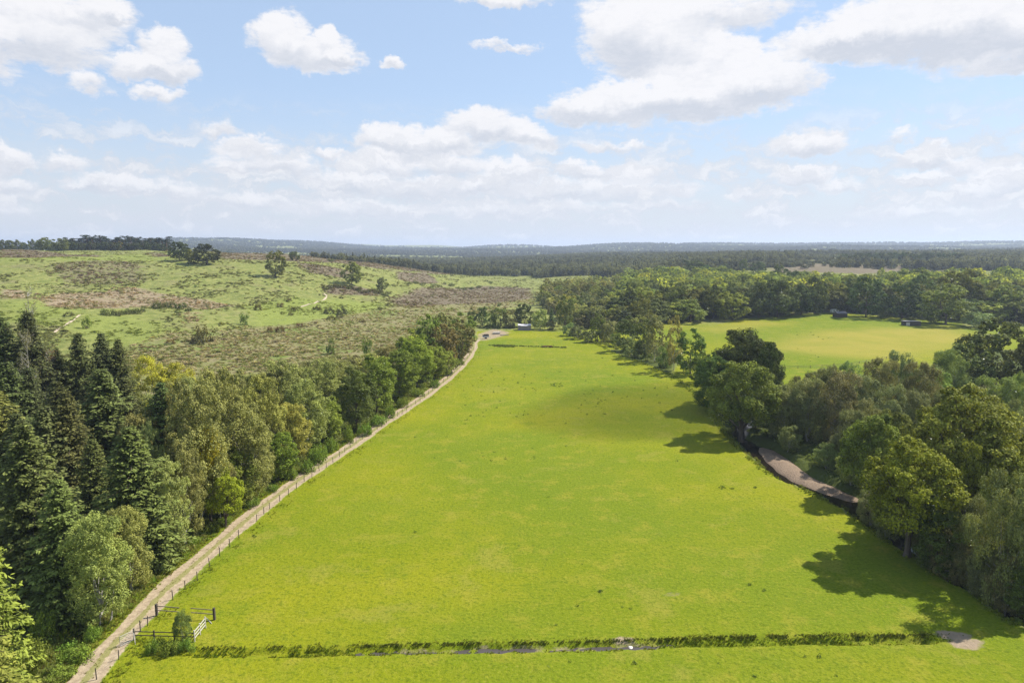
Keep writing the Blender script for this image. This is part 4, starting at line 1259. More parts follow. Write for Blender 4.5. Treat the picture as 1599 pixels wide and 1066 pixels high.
for (px, base, top, w, tint, lab) in [
    (309, 538, 521, 27, (.5, .45, .6), 'very dark low hawthorn in front of the larger grey bush on the slope'),
    (321, 534, 501, 32, (.85, .8, .7), 'tall grey leaved bush on the slope above the yellow trees'),
    (382, 505, 480, 15, (.8, 1.0, .8), 'single upright bush throwing a shadow on the slope'),
    (136, 514, 493, 17, (1.0, 1.3, .8), 'round green bush alone beside the hill path'),
    (516, 553, 527, 16, (.7, 1.0, .8), 'small dark egg shaped conifer in front of the bog'),
    (573, 557, 518, 19, (.9, 1.1, .8), 'slender hawthorn with a dark foot standing on pale bog grass'),
    (108, 497, 489, 19, (.7, .7, .7), 'low dark gorse bush at the bend of the hill path'),
    (245, 483, 472, 20, (.6, .65, .6), 'dark gorse dome above the long gorse strip'),
    (265, 507, 499, 14, (.6, .65, .6), 'small gorse bush on the smooth green slope, below the domes'),
    (277, 493, 486, 12, (.6, .7, .6), 'small gorse bush near the end of the gorse strip'),
    (294, 487, 479, 12, (.6, .65, .6), 'small gorse bush right of the long gorse strip'),
    (266, 539, 531, 18, (1.1, .7, .6), 'brown heather mound below the dark hawthorn'),
    (421, 515, 505, 12, (.9, .55, .6), 'purple brown heather mound, first of three in a short row'),
    (433, 515, 506, 10, (.8, .5, .5), 'purple brown heather mound, middle one of three in a short row'),
    (441, 515, 505, 12, (.8, .5, .55), 'purple brown heather mound, last of three in a short row'),
    (468, 508, 500, 13, (.8, .5, .55), 'single dark heather mound on bright bracken, right of the row of three'),
    (514, 486, 473, 19, (.7, .65, .65), 'grey gorse dome, left one of the gorse thicket above the bog'),
    (536, 487, 472, 24, (.6, .6, .6), 'largest gorse dome of the thicket above the bog'),
    (530, 493, 481, 16, (.6, .6, .6), 'dark gorse dome in the front of the thicket above the bog'),
    (517, 497, 489, 16, (.65, .6, .6), 'low gorse dome in front of the thicket above the bog'),
    (450, 467, 460, 10, (.7, .5, .5), 'small dark heather dome by the white bend of the hill path'),
    (437, 474, 465, 13, (.7, .5, .5), 'round dark heather dome left of the hill path bend'),
    (460, 479, 470, 20, (.7, .6, .5), 'broad brown heather dome below the hill path bend'),
    (403, 482, 471, 16, (.7, .5, .5), 'dark heather dome at the slope edge above the single upright bush'),
    (495, 478, 470, 16, (.7, .6, .5), 'brown heather dome left of the gorse thicket'),
    (454, 490, 483, 10, (.7, .6, .5), 'small brown heather dome on bright bracken'),
    (606, 474, 468, 11, (.7, .6, .6), 'small gorse dome on the bracken edge above the bog'),
    (593, 481, 475, 11, (.7, .7, .6), 'small gorse dome below its twin on the bracken edge'),
    (566, 502, 496, 14, (.8, .6, .5), 'flat brown heather dome on the tan bog'),
    (516, 409, 404, 12, (.6, .7, .8), 'dark bush on the heather ridge'),
    (638, 418, 413, 5, (.6, .6, .7), 'tiny dark pine on the descending ridge line'),
    (610, 412, 408, 6, (.7, .8, .8), 'small green bush on the descending ridge line'),
    (705, 432, 428, 5, (.6, .6, .7), 'tiny bush low on the descending ridge line'),
    (392, 470, 465, 10, (.7, .6, .5), 'dark heather tuft left of the hill path'),
    (17, 512, 507, 14, (.6, .7, .6), 'low dark bush above the twin spires'),
    (305, 443, 437, 5, (.8, .9, .8), 'tiny sapling on the open hill'),
]:
    bush_px(px, base, top, w, lab, tint, kind='shrub', name='hill_bush')
for i, (px, py) in enumerate([(162, 493), (170, 494), (178, 493), (186, 494), (194, 492), (201, 491), (208, 490), (215, 490), (222, 487), (254, 480), (262, 479), (270, 478), (278, 479), (286, 478)]):
    bush_px(px, py + 2, py - 8, 13, 'gorse bush in the long dark strip across the green slope', (.6, .66, .6), 'gorse strip across the slope', kind='shrub', name='gorse_bush')
# heather row under the hillside oak
for i in range(26):
    px = 505 + i * 4.1 + rr.uniform(-2, 2)
    py = 447 + .13 * (px - 505) * .8 + rr.uniform(-3, 2)
    bush_px(px, py, py - rr.uniform(4, 7), rr.uniform(9, 14), 'dark heather and gorse clump in the band below the hillside oak', (.65, .6, .6), 'heather band below the hillside oak', kind='shrub', name='heather_clump')
for i in range(22):
    px = 640 + i * 6.2 + rr.uniform(-3, 3)
    py = 444 + rr.uniform(-4, 6)
    bush_px(px, py, py - rr.uniform(3, 5), rr.uniform(7, 12), 'grey green bush scattered low on the hill foot', (.8, .85, .8), 'bushes on the hill foot', kind='shrub', name='scattered_bush')

# ---- pines and trees on the plateau skyline
for i in range(40):
    px = 104 + i * 4.15 + rr.uniform(-2, 2)
    D = rr.uniform(820, 880)
    u = (px - 799.5) / FPX
    x, y = D * u * 1.0, D
    top = 372 + rr.uniform(-5, 3) - 3 * math.exp(-((px - 155) / 14) ** 2) - 2 * math.exp(-((px - 205) / 8) ** 2)
    h = max(8, CAMH + y * k_of(top) - float(zbase(x, y)))
    put_tree('pine', x, y, rr.uniform(5.5, 8), h, 'dark pine in the pine wood on the skyline of the heath', 'pine wood on the skyline', (.9, .95, 1.0))
for px, top, w, k_ in [(4, 374, 18, 'oak'), (14, 373, 16, 'oak'), (24, 374, 16, 'oak'), (34, 373, 16, 'oak'), (44, 377, 14, 'oak'), (58, 372, 12, 'oak'), (84, 373, 14, 'oak'), (92, 377, 12, 'oak'), (110, 370, 12, 'pine'), (245, 378, 12, 'birch'), (258, 380, 12, 'birch'), (205, 384, 8, 'birch'), (68, 374, 12, 'oak')]:
    D = 860; x, y = D * (px - 799.5) / FPX, D
    put_tree(k_, x, y, w / 2 * D / FPX, CAMH + y * k_of(top) - float(zbase(x, y)), 'rounded far tree on the skyline beside the pine wood', 'rounded trees on the skyline', (.85, .9, 1.0))
for i in range(44):
    px = 100 + i * 3.9 + rr.uniform(-2, 2); D = rr.uniform(790, 900); x, y = D * (px - 799.5) / FPX, D
    put_tree('oak', x, y, rr.uniform(5, 7), rr.uniform(9, 12), 'low dark crowned tree filling the pine wood on the skyline', 'understorey of the pine wood', (.4, .44, .5), lod='mid')

# ---- right side: trees by the river
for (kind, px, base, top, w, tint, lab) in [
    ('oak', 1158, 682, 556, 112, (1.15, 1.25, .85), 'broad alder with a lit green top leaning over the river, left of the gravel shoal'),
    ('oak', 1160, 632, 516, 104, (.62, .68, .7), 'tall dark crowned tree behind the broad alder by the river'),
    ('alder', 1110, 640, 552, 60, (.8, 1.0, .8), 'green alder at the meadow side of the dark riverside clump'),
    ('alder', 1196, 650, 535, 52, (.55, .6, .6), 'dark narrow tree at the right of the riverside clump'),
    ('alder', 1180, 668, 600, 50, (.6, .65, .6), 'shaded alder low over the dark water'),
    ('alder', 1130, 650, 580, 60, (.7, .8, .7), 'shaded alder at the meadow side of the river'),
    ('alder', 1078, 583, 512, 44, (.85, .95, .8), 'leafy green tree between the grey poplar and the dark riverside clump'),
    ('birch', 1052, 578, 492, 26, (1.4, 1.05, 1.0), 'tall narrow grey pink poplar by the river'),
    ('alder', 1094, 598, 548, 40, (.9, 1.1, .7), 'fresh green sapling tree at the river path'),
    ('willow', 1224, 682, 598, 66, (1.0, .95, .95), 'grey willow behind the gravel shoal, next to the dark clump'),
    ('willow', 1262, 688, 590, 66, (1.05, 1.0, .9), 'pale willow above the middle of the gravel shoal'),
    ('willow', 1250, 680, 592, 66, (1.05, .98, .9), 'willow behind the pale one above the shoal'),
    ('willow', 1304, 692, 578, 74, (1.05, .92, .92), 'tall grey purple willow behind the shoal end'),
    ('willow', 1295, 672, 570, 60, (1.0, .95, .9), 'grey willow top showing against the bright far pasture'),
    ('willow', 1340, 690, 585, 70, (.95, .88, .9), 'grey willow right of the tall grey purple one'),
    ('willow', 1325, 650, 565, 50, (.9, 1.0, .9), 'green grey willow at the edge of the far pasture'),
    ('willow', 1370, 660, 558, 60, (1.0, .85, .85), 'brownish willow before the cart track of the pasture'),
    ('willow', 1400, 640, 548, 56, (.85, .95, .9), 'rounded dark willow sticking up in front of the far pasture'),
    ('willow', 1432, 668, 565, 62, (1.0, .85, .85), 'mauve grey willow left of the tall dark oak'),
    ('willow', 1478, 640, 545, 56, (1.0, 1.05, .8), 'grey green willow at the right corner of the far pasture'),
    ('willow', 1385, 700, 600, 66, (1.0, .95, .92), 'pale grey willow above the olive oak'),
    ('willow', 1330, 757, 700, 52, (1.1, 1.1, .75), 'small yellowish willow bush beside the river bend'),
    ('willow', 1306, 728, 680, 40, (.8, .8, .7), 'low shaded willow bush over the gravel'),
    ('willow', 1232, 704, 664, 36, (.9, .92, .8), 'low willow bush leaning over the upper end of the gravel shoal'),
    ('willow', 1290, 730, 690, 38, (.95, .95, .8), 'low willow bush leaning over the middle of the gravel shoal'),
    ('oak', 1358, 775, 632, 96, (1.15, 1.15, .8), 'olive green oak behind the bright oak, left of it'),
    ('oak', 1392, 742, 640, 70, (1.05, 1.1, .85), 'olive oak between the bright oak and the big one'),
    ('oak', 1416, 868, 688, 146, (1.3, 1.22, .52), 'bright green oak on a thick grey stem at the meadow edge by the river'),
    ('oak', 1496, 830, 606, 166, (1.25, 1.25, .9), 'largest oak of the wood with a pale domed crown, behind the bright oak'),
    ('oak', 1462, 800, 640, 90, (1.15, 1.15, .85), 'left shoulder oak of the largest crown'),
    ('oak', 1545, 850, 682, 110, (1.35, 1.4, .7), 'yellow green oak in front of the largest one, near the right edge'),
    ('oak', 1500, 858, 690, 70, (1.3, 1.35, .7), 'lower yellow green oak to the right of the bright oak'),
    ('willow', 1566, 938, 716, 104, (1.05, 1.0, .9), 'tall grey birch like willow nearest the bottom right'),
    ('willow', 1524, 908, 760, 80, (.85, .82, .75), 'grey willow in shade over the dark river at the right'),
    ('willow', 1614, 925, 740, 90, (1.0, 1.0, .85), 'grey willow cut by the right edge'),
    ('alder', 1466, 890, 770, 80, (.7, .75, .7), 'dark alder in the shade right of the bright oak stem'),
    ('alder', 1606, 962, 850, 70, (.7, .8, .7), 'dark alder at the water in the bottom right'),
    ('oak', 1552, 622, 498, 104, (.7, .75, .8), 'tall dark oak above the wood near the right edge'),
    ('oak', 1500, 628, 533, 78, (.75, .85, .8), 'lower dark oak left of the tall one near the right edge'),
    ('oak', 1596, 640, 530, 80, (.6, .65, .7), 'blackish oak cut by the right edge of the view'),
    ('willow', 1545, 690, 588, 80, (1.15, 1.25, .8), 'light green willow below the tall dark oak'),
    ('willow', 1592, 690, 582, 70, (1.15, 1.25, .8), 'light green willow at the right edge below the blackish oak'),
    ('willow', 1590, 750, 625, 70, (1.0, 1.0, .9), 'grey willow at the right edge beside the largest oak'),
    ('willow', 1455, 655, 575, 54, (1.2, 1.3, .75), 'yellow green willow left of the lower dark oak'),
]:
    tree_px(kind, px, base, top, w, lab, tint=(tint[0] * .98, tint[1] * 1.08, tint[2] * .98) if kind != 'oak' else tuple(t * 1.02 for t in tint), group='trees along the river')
for (px, base, top, w) in [(1250, 660, 588, 50), (1275, 650, 580, 50), (1345, 720, 622, 60), (1420, 700, 610, 60), (1520, 740, 620, 70), (1570, 790, 660, 70), (1600, 840, 720, 80), (1440, 850, 750, 70), (1330, 730, 640, 56), (1480, 700, 610, 60), (1620, 900, 760, 90), (1640, 760, 640, 90), (1640, 680, 590, 80), (1395, 820, 740, 60), (1362, 812, 752, 46), (1385, 838, 770, 44), (1452, 872, 800, 50), (1480, 896, 810, 60), (1512, 905, 822, 60), (1540, 925, 840, 60), (1572, 946, 850, 60), (1540, 660, 600, 60), (1410, 620, 560, 44)]:
    tree_px('willow', px, base, top, w, 'grey willow filling the wood beyond the river', tint=(.95, .95, .85), group='willows filling the riverside wood')

# ---- row of trees up the river to the end of the meadow
for (kind, px, base, top, w, tint, lab) in [
    ('willow', 889, 524, 503, 25, (1.05, 1.15, .9), 'round bush tree at the far right corner of the meadow'),
    ('willow', 903, 529, 507, 27, (.9, .95, .85), 'second round bush tree from the far corner of the meadow'),
    ('willow', 918, 535, 516, 18, (.85, .9, .8), 'small round tree between bigger ones along the far meadow edge'),
    ('alder', 933, 533, 488, 24, (.9, 1.0, .85), 'tall slim tree above the small round one at the far meadow edge'),
    ('willow', 950, 534, 500, 30, (1.05, 1.05, .85), 'round headed willow on a short stem at the far meadow edge'),
    ('alder', 978, 548, 493, 34, (.75, .9, .85), 'dark leafy tree right of the round headed willow'),
    ('willow', 990, 556, 524, 34, (1.1, 1.15, .85), 'low pale willow leaning out over the meadow edge'),
    ('alder', 1006, 558, 498, 28, (.7, .8, .8), 'dark upright tree right of the low pale willow'),
    ('birch', 1022, 564, 492, 34, (1.1, 1.1, .85), 'tall olive tree left of the grey pink poplar'),
    ('willow', 1036, 574, 540, 26, (.9, 1.1, .7), 'low green bush under the tall olive tree'),
    ('alder', 962, 540, 515, 20, (1.2, 1.3, .8), 'light green sapling in the gap of the far meadow edge'),
]:
    tree_px(kind, px, base, top, w, lab, tint=tuple(t * 1.05 for t in tint), group='trees along the upper river')
# ---- trees closing the top of the meadow
for (kind, px, base, top, w, tint, lab) in [
    ('alder', 752, 508, 478, 19, (.6, .75, .8), 'dark upright tree at the top left of the meadow'),
    ('alder', 737, 508, 480, 16, (.65, .8, .8), 'smaller dark tree left of the dark upright one'),
    ('alder', 781, 511, 474, 28, (.8, .9, .85), 'broad tree left of the small grey barn'),
    ('willow', 797, 512, 482, 24, (1.1, 1.1, .9), 'pale tree behind the small grey barn'),
    ('oak', 819, 511, 474, 30, (.6, .75, .75), 'dark domed tree directly above the small grey barn'),
    ('willow', 843, 514, 482, 26, (1.3, 1.45, .8), 'bright yellow green tree right of the small grey barn'),
    ('spruce', 861, 508, 478, 13, (1.0, 1.2, 1.2), 'small pointed conifer at the top of the meadow'),
    ('alder', 882, 514, 462, 26, (.85, .95, .85), 'tall tree at the top right corner of the meadow'),
    ('willow', 860, 515, 500, 15, (.9, .9, .9), 'small round bush right of the small grey barn'),
    ('willow', 766, 510, 488, 18, (1.1, 1.2, .8), 'light green bush tree in the gap at the top left of the meadow'),
]:
    tree_px(kind, px, base, top, w, lab, tint=tuple(t * 1.05 for t in tint), group='trees at the top of the meadow')
# ---- big trees behind the far pasture
for (kind, px, base, top, w, tint, lab) in [
    ('oak', 1078, 503, 467, 58, (1.05, 1.15, .9), 'lighter oak whose boughs reach out at the left end of the pasture'),
    ('oak', 1062, 500, 446, 46, (.9, 1.0, .9), 'taller oak behind the left end of the pasture'),
    ('alder', 1000, 515, 458, 34, (.9, .85, .85), 'rounded brownish tree left of the pasture oaks'),
    ('oak', 1112, 498, 444, 44, (.7, .8, .8), 'dark oak between two lighter ones on the pasture edge'),
    ('oak', 1144, 499, 456, 56, (1.4, 1.45, .85), 'yellow green domed oak standing out before the dark pasture trees'),
    ('oak', 1185, 496, 440, 44, (.65, .75, .8), 'dark oak right of the yellow green domed one'),
    ('oak', 1214, 495, 436, 56, (.62, .74, .8), 'wide dark oak in the middle of the pasture edge'),
    ('oak', 1250, 492, 442, 44, (.62, .74, .8), 'dark oak left of the pale caravan roof'),
    ('oak', 1272, 490, 430, 42, (.68, .78, .8), 'tall dark oak nearest the pale caravan roof'),
    ('oak', 1352, 495, 432, 58, (.55, .68, .75), 'large dark oak right of the small dark shed'),
    ('oak', 1326, 485, 440, 34, (.7, .8, .8), 'dark oak behind the small dark shed'),
    ('oak', 1408, 497, 440, 60, (.5, .6, .68), 'very dark oak behind the long low shed'),
    ('oak', 1476, 507, 443, 84, (1.05, 1.15, .75), 'wide oak with a yellow lit top, throwing a shadow on the pasture'),
    ('oak', 1490, 495, 420, 66, (.95, .95, .9), 'taller pale oak behind the wide one'),
    ('oak', 1568, 500, 443, 62, (1.0, 1.1, .8), 'domed oak right of the wide yellow topped one'),
    ('willow', 1530, 512, 486, 46, (1.05, 1.2, 1.0), 'light grey green scrub tree right of the wide oak'),
    ('willow', 1432, 497, 478, 26, (.9, 1.0, .85), 'scrub tree at the right end of the long low shed'),
    ('willow', 1380, 495, 470, 26, (.8, .95, .85), 'scrub tree between the two sheds'),
    ('oak', 1440, 485, 425, 50, (.8, .9, .85), 'oak rising between the very dark and the wide one'),
    ('oak', 1598, 500, 450, 50, (.8, .9, .85), 'oak on the right edge behind the scrub'),
]:
    tree_px(kind, px, base, top, w, lab, tint=tuple(t * 1.08 for t in tint), group='trees behind the far pasture', lod='mid')

# ---- woods in the middle distance, up to about three hundred single trees
def in_poly(x, y, P):
    return poly_sd(np.array([x]), np.array([y]), P)[0] > 0
def scatter(P, step, rnd, jit=.42):
    P = np.asarray(P)
    out = []
    y = P[:, 1].min()
    r = 0
    while y < P[:, 1].max():
        x = P[:, 0].min() + (r % 2) * step / 2
        while x < P[:, 0].max():
            qx = x + rnd.uniform(-jit, jit) * step; qy = y + rnd.uniform(-jit, jit) * step
            out.append((qx, qy))
            x += step
        y += step * .87; r += 1
    out = np.array(out)
    sd = poly_sd(out[:, 0], out[:, 1], P)
    return out[sd > 0]
def clear_of(x, y, k=.55):
    return all((x - a) ** 2 + (y - b) ** 2 > ((c + 3.5) * k) ** 2 for a, b, c in ALLT)
WOOD_A = px_poly([(846, 482), (868, 494), (900, 512), (945, 520), (985, 524), (1040, 508), (1080, 500), (1180, 495), (1290, 488), (1400, 491), (1500, 500), (1560, 506), (1700, 510), (1800, 446), (1600, 446), (1500, 447), (1440, 449), (1330, 448), (1240, 443), (1160, 437), (1090, 438), (1000, 440), (940, 444), (880, 450), (845, 462)])
rw_ = random.Random(11)
pts = scatter(WOOD_A, 10.5, rw_)
pts = [p for p in pts if float(vnoise(np.array([p[0] / 38]), np.array([p[1] / 38]), 25)[0]) > -.30]
pts = sorted([tuple(p) for p in pts if clear_of(p[0], p[1]) and abs(p[0]) < p[1] * .80], key=lambda p: p[1] + abs(p[0]) * .1)
LABS = {'oak': ('dark domed oak in the wood filling the middle distance', 'oaks of the middle wood'),
        'birch': ('pale slender birch in the wood filling the middle distance', 'birches of the middle wood'),
        'willow': ('grey green willow low in the wood filling the middle distance', 'willows of the middle wood'),
        'alder': ('upright alder in the wood filling the middle distance', 'alders of the middle wood')}
far_wood = []
n_ind = {'oak': 0, 'birch': 0, 'willow': 0, 'alder': 0}
MAXI = {'oak': 150, 'birch': 120, 'willow': 110, 'alder': 150}
for (x, y) in pts:
    n_ = float(vnoise(np.array([x / 60]), np.array([y / 60]), 21)[0]) + rw_.uniform(-.25, .25)
    u = x / y
    if u < .16:
        k = 'birch' if n_ > .08 else ('alder' if n_ > -.22 else 'willow')
    else:
        k = 'oak' if n_ > -.1 else ('alder' if n_ > -.3 else 'birch')
    tone = rw_.uniform(.7, 1.3)
    tint = {'oak': (.85, .95, .85), 'birch': (1.1, 1.15, .8), 'willow': (1.1, 1.1, .95), 'alder': (1.0, 1.1, .9)}[k]
    q_ = rw_.random()
    if q_ < .22: tint = (1.5, 1.5, .9)
    elif q_ < .42: tint = (.62, .72, .72)
    tint = (tint[0] * tone * 1.12, tint[1] * tone * 1.06, tint[2] * tone * 1.15)
    h = {'oak': rw_.uniform(11, 20), 'birch': rw_.uniform(9, 17), 'willow': rw_.uniform(7, 10), 'alder': rw_.uniform(10, 15)}[k]
    r = {'oak': rw_.uniform(7, 11), 'birch': rw_.uniform(4, 6), 'willow': rw_.uniform(4.5, 6.5), 'alder': rw_.uniform(5, 7)}[k]
    if y < 420: h *= .8
    if y > 620: h *= .85
    if n_ind[k] < MAXI[k]:
        n_ind[k] += 1
        put_tree(k, x, y, r, h, LABS[k][0], LABS[k][1], tint, lod='mid')
    else:
        far_wood.append((x, y, r, h, {'oak': 0, 'birch': 1, 'willow': 2, 'alder': 3}[k], tint))
# single trees and copses nearer the far heath
for (kind, px, base, top, w, tint, lab) in [
    ('oak', 1078, 436, 407, 44, (.6, .75, .85), 'dark domed trees mound rising above the pale woods, below the far heath'),
    ('oak', 1042, 440, 419, 28, (.6, .75, .85), 'dark round tree left of the dark domed mound'),
    ('oak', 1100, 436, 414, 26, (.6, .75, .85), 'dark round tree on the right slope of the domed mound'),
    ('oak', 1161, 423, 403, 15, (.8, .95, .8), 'single green tree on the edge of the far heath'),
    ('oak', 1184, 430, 409, 22, (.6, .75, .85), 'dark tree right of the single green one on the far heath edge'),
    ('oak', 1130, 426, 411, 20, (.6, .75, .85), 'low dark tree left of the single green one on the far heath edge'),
    ('oak', 1217, 446, 410, 28, (.6, .72, .8), 'dark tree sticking up out of the oaks before the far heath'),
    ('oak', 1236, 450, 418, 24, (.6, .72, .8), 'broad dark tree right of the one sticking up before the far heath'),
]:
    tree_px(kind, px, base, top, w, lab, tint=tint, lod='mid')
for i in range(34):
    px = 1311 + i * 5.85 + rw_.uniform(-2, 2); D = rw_.uniform(1020, 1090)
    x, y = D * (px - 799.5) / FPX, D
    top = 395 + rw_.uniform(-2, 3)
    h = max(8, CAMH + y * k_of(top) - float(zbase(x, y)))
    put_tree('oak' if i % 3 else 'birch', x, y, rw_.uniform(5, 8), h, 'dark tree in the long strip wood across the far heath', 'strip wood on the far heath', (.6, .72, .85), lod='mid')

# ================================================================== stuff scattered with geometry nodes
PROTO = bpy.data.collections.new('scatter_sources')      # never linked to the scene: only instanced
def proto_obj(nm, me):
    o = bpy.data.objects.new(nm, me)
    PROTO.objects.link(o)
    return o
def coll_of(nm, meshes):
    c = bpy.data.collections.new(nm)
    for i, me in enumerate(meshes):
        o = bpy.data.objects.new(f'{nm}_{i:02d}', me)
        c.objects.link(o)
    return c
def scatter_stuff(name, label, P, S, R, IDX, TINT, coll):
    n = len(P)
    me = bpy.data.meshes.new(name)
    me.vertices.add(n)
    me.vertices.foreach_set('co', np.asarray(P, np.float32).ravel())
    for nm, typ, dat in (('sc', 'FLOAT_VECTOR', S), ('rot', 'FLOAT_VECTOR', R), ('idx', 'INT', IDX), ('tint', 'FLOAT_COLOR', TINT)):
        at = me.attributes.new(nm, typ, 'POINT')
        key = {'FLOAT_VECTOR': 'vector', 'INT': 'value', 'FLOAT_COLOR': 'color'}[typ]
        at.data.foreach_set(key, np.asarray(dat, np.int32 if typ == 'INT' else np.float32).ravel())
    o = obj(name, me)
    gn = bpy.data.node_groups.new(name + '_scatter', 'GeometryNodeTree')
    gn.interface.new_socket('Geometry', in_out='INPUT', socket_type='NodeSocketGeometry')
    gn.interface.new_socket('Geometry', in_out='OUTPUT', socket_type='NodeSocketGeometry')
    N_ = gn.nodes; Lk = gn.links
    gi_ = N_.new('NodeGroupInput'); go_ = N_.new('NodeGroupOutput')
    mp = N_.new('GeometryNodeMeshToPoints')
    ip = N_.new('GeometryNodeInstanceOnPoints')
    ci = N_.new('GeometryNodeCollectionInfo')
    ci.inputs['Collection'].default_value = coll
    ci.inputs['Separate Children'].default_value = True
    ci.inputs['Reset Children'].default_value = True
    def attr(nm, t):
        a = N_.new('GeometryNodeInputNamedAttribute'); a.data_type = t
        a.inputs['Name'].default_value = nm
        return a.outputs['Attribute']
    Lk.new(gi_.outputs[0], mp.inputs['Mesh'])
    Lk.new(mp.outputs[0], ip.inputs['Points'])
    Lk.new(ci.outputs[0], ip.inputs['Instance'])
    ip.inputs['Pick Instance'].default_value = True
    Lk.new(attr('idx', 'INT'), ip.inputs['Instance Index'])
    Lk.new(attr('rot', 'FLOAT_VECTOR'), ip.inputs['Rotation'])
    Lk.new(attr('sc', 'FLOAT_VECTOR'), ip.inputs['Scale'])
    Lk.new(ip.outputs[0], go_.inputs[0])
    md = o.modifiers.new('scatter', 'NODES')
    md.node_group = gn
    tag(o, label, kind='stuff')
    return o
def rz3(n, rng, tilt=.05):
    R = np.zeros((n, 3)); R[:, 2] = rng.uniform(0, 6.283, n); R[:, :2] = rng.normal(size=(n, 2)) * tilt
    return R
def cover_at(x, y):
    i = np.clip(np.searchsorted(XL, x), 0, nX - 1); j = np.clip(np.searchsorted(YL, y), 0, nY - 1)
    k = j * nX + i
    return {c: cov[c][k] for c in cov}
rg = np.random.default_rng(99)
def tuft(name, seed, n, R, H, w, mat):
    """blades of grass fanning out of one root"""
    r_ = np.random.default_rng(seed)
    V = []; F = []
    for i in range(n):
        a = r_.uniform(0, 6.283); q = r_.uniform(0, R * .35)
        b = np.array([math.cos(a) * q, math.sin(a) * q, 0])
        h = H * r_.uniform(.5, 1.1); ln = r_.uniform(.2, 1) * R
        t = b + [math.cos(a) * ln * .5, math.sin(a) * ln * .5, h * .65]
        e = b + [math.cos(a) * ln, math.sin(a) * ln, h * r_.uniform(.6, 1)]
        s = np.array([-math.sin(a), math.cos(a), 0]) * w
        k = len(V)
        V += [b - s, b + s, t + s * .8, t - s * .8, e]
        F += [(k, k + 1, k + 2, k + 3), (k + 3, k + 2, k + 4, k + 4)]
    V = np.array(V)
    F4 = [f for f in F if f[2] != f[3]]
    F3 = [f[:3] for f in F if f[2] == f[3]]
    me = mesh_np(name, V, F4 + F3, mat, attrs=[('leaf_var', 'FACE', 'FLOAT', r_.uniform(0, 1, len(F)))])
    return me
def mound(name, seed, n, R, H, ls, mat, aspect=.6):
    r_ = np.random.default_rng(seed)
    e = rdir(r_, n); e[:, 2] = np.abs(e[:, 2])
    q = r_.uniform(.5, 1, n)[:, None]
    P = e * q * [R, R, H]
    V, F = leaf_quads(P, e * .5 + [0, 0, .6] + r_.normal(size=(n, 3)) * .4, ls, r_, aspect)
    return mesh_np(name, V, F, mat, attrs=[('leaf_var', 'FACE', 'FLOAT', r_.uniform(0, 1, n))])

# ---- heath vegetation: bracken, heather and tussocks
C_HEATH = coll_of('heath_clump', [mound(f'heath_clump_{i}', 300 + i, 46, .62, .55, .42, LS_ANY) for i in range(4)] + [tuft(f'tussock_{i}', 310 + i, 46, .7, .6, .05, LS_ANY) for i in range(3)])
n = 75000
D = np.exp(rg.uniform(math.log(235), math.log(950), n)); U_ = rg.uniform(-.85, .12, n)
x = D * U_; y = D
zb_ = zbase(x, y)
c = cover_at(x, y)
nz1 = vnoise(x / 16, y / 16, 31) + vnoise(x / 5, y / 5, 32) * .7
ok = (zb_ > .9) & (c['grass'] < .45) & (c['wood'] < .5) & (poly_sd(x, y, BELT_P) < -3) & (poly_sd(x, y, MEADOW_P) < -6) & (nz1 + rg.uniform(-.35, .25, n) > np.where((c['bog'] > .4) | (c['heather'] > .4) | (c['pink'] > .4), -.3, .10))
x, y, zb_, nz1 = x[ok], y[ok], zb_[ok], nz1[ok]
c = {k: v[ok] for k, v in c.items()}
n = len(x)
base = np.tile([[1.22, 1.30, .42]], (n, 1))
base = np.where((nz1 > .12)[:, None], [[1.05, 1.12, .40]], base)
base = np.where((rg.uniform(size=n) < .18)[:, None], [[.95, .98, .42]], base)
jit = rg.uniform(size=n)
base = np.where((c['lush'] > .35)[:, None], [[1.25, 1.50, .36]], base)
base = np.where(((c['pink'] + rg.uniform(-.3, .3, n)) > .45)[:, None], np.where((jit < .65)[:, None], [[2.0, 1.55, 1.0]], [[1.15, 1.15, .5]]), base)
base = np.where(((c['bog'] + rg.uniform(-.3, .3, n)) > .45)[:, None], np.where((jit < .42)[:, None], [[2.0, 1.75, .95]], np.where((jit < .6)[:, None], [[1.0, .82, .48]], [[1.1, 1.25, .38]])), base)
base = np.where(((c['heather'] + rg.uniform(-.3, .3, n)) > .45)[:, None], np.where((jit < .8)[:, None], [[1.1, .85, .58]], [[1.15, 1.15, .5]]), base)
tint = np.hstack([base * rg.uniform(.8, 1.25, (n, 1)), np.ones((n, 1))])
sc = rg.uniform(.6, 1.5, n) * (1 + .25 * (y > 450)) * np.where(c['bog'] > .4, .95, 1.0) * (1 + (rg.uniform(size=n) < .06) * .8)
S = np.stack([sc * 1.15, sc * 1.15, sc * np.where(c['lush'] > .3, .5, .62)], 1)
IDX = np.where(c['bog'] > .45, rg.integers(2, 7, n), rg.integers(0, 4, n))
P = np.stack([x, y, zg(x, y) - .05], 1)
scatter_stuff('heath_vegetation', 'bracken, heather and grass tussocks covering the hillside and bog', P, S, rz3(n, rg, .1), IDX, tint, C_HEATH)

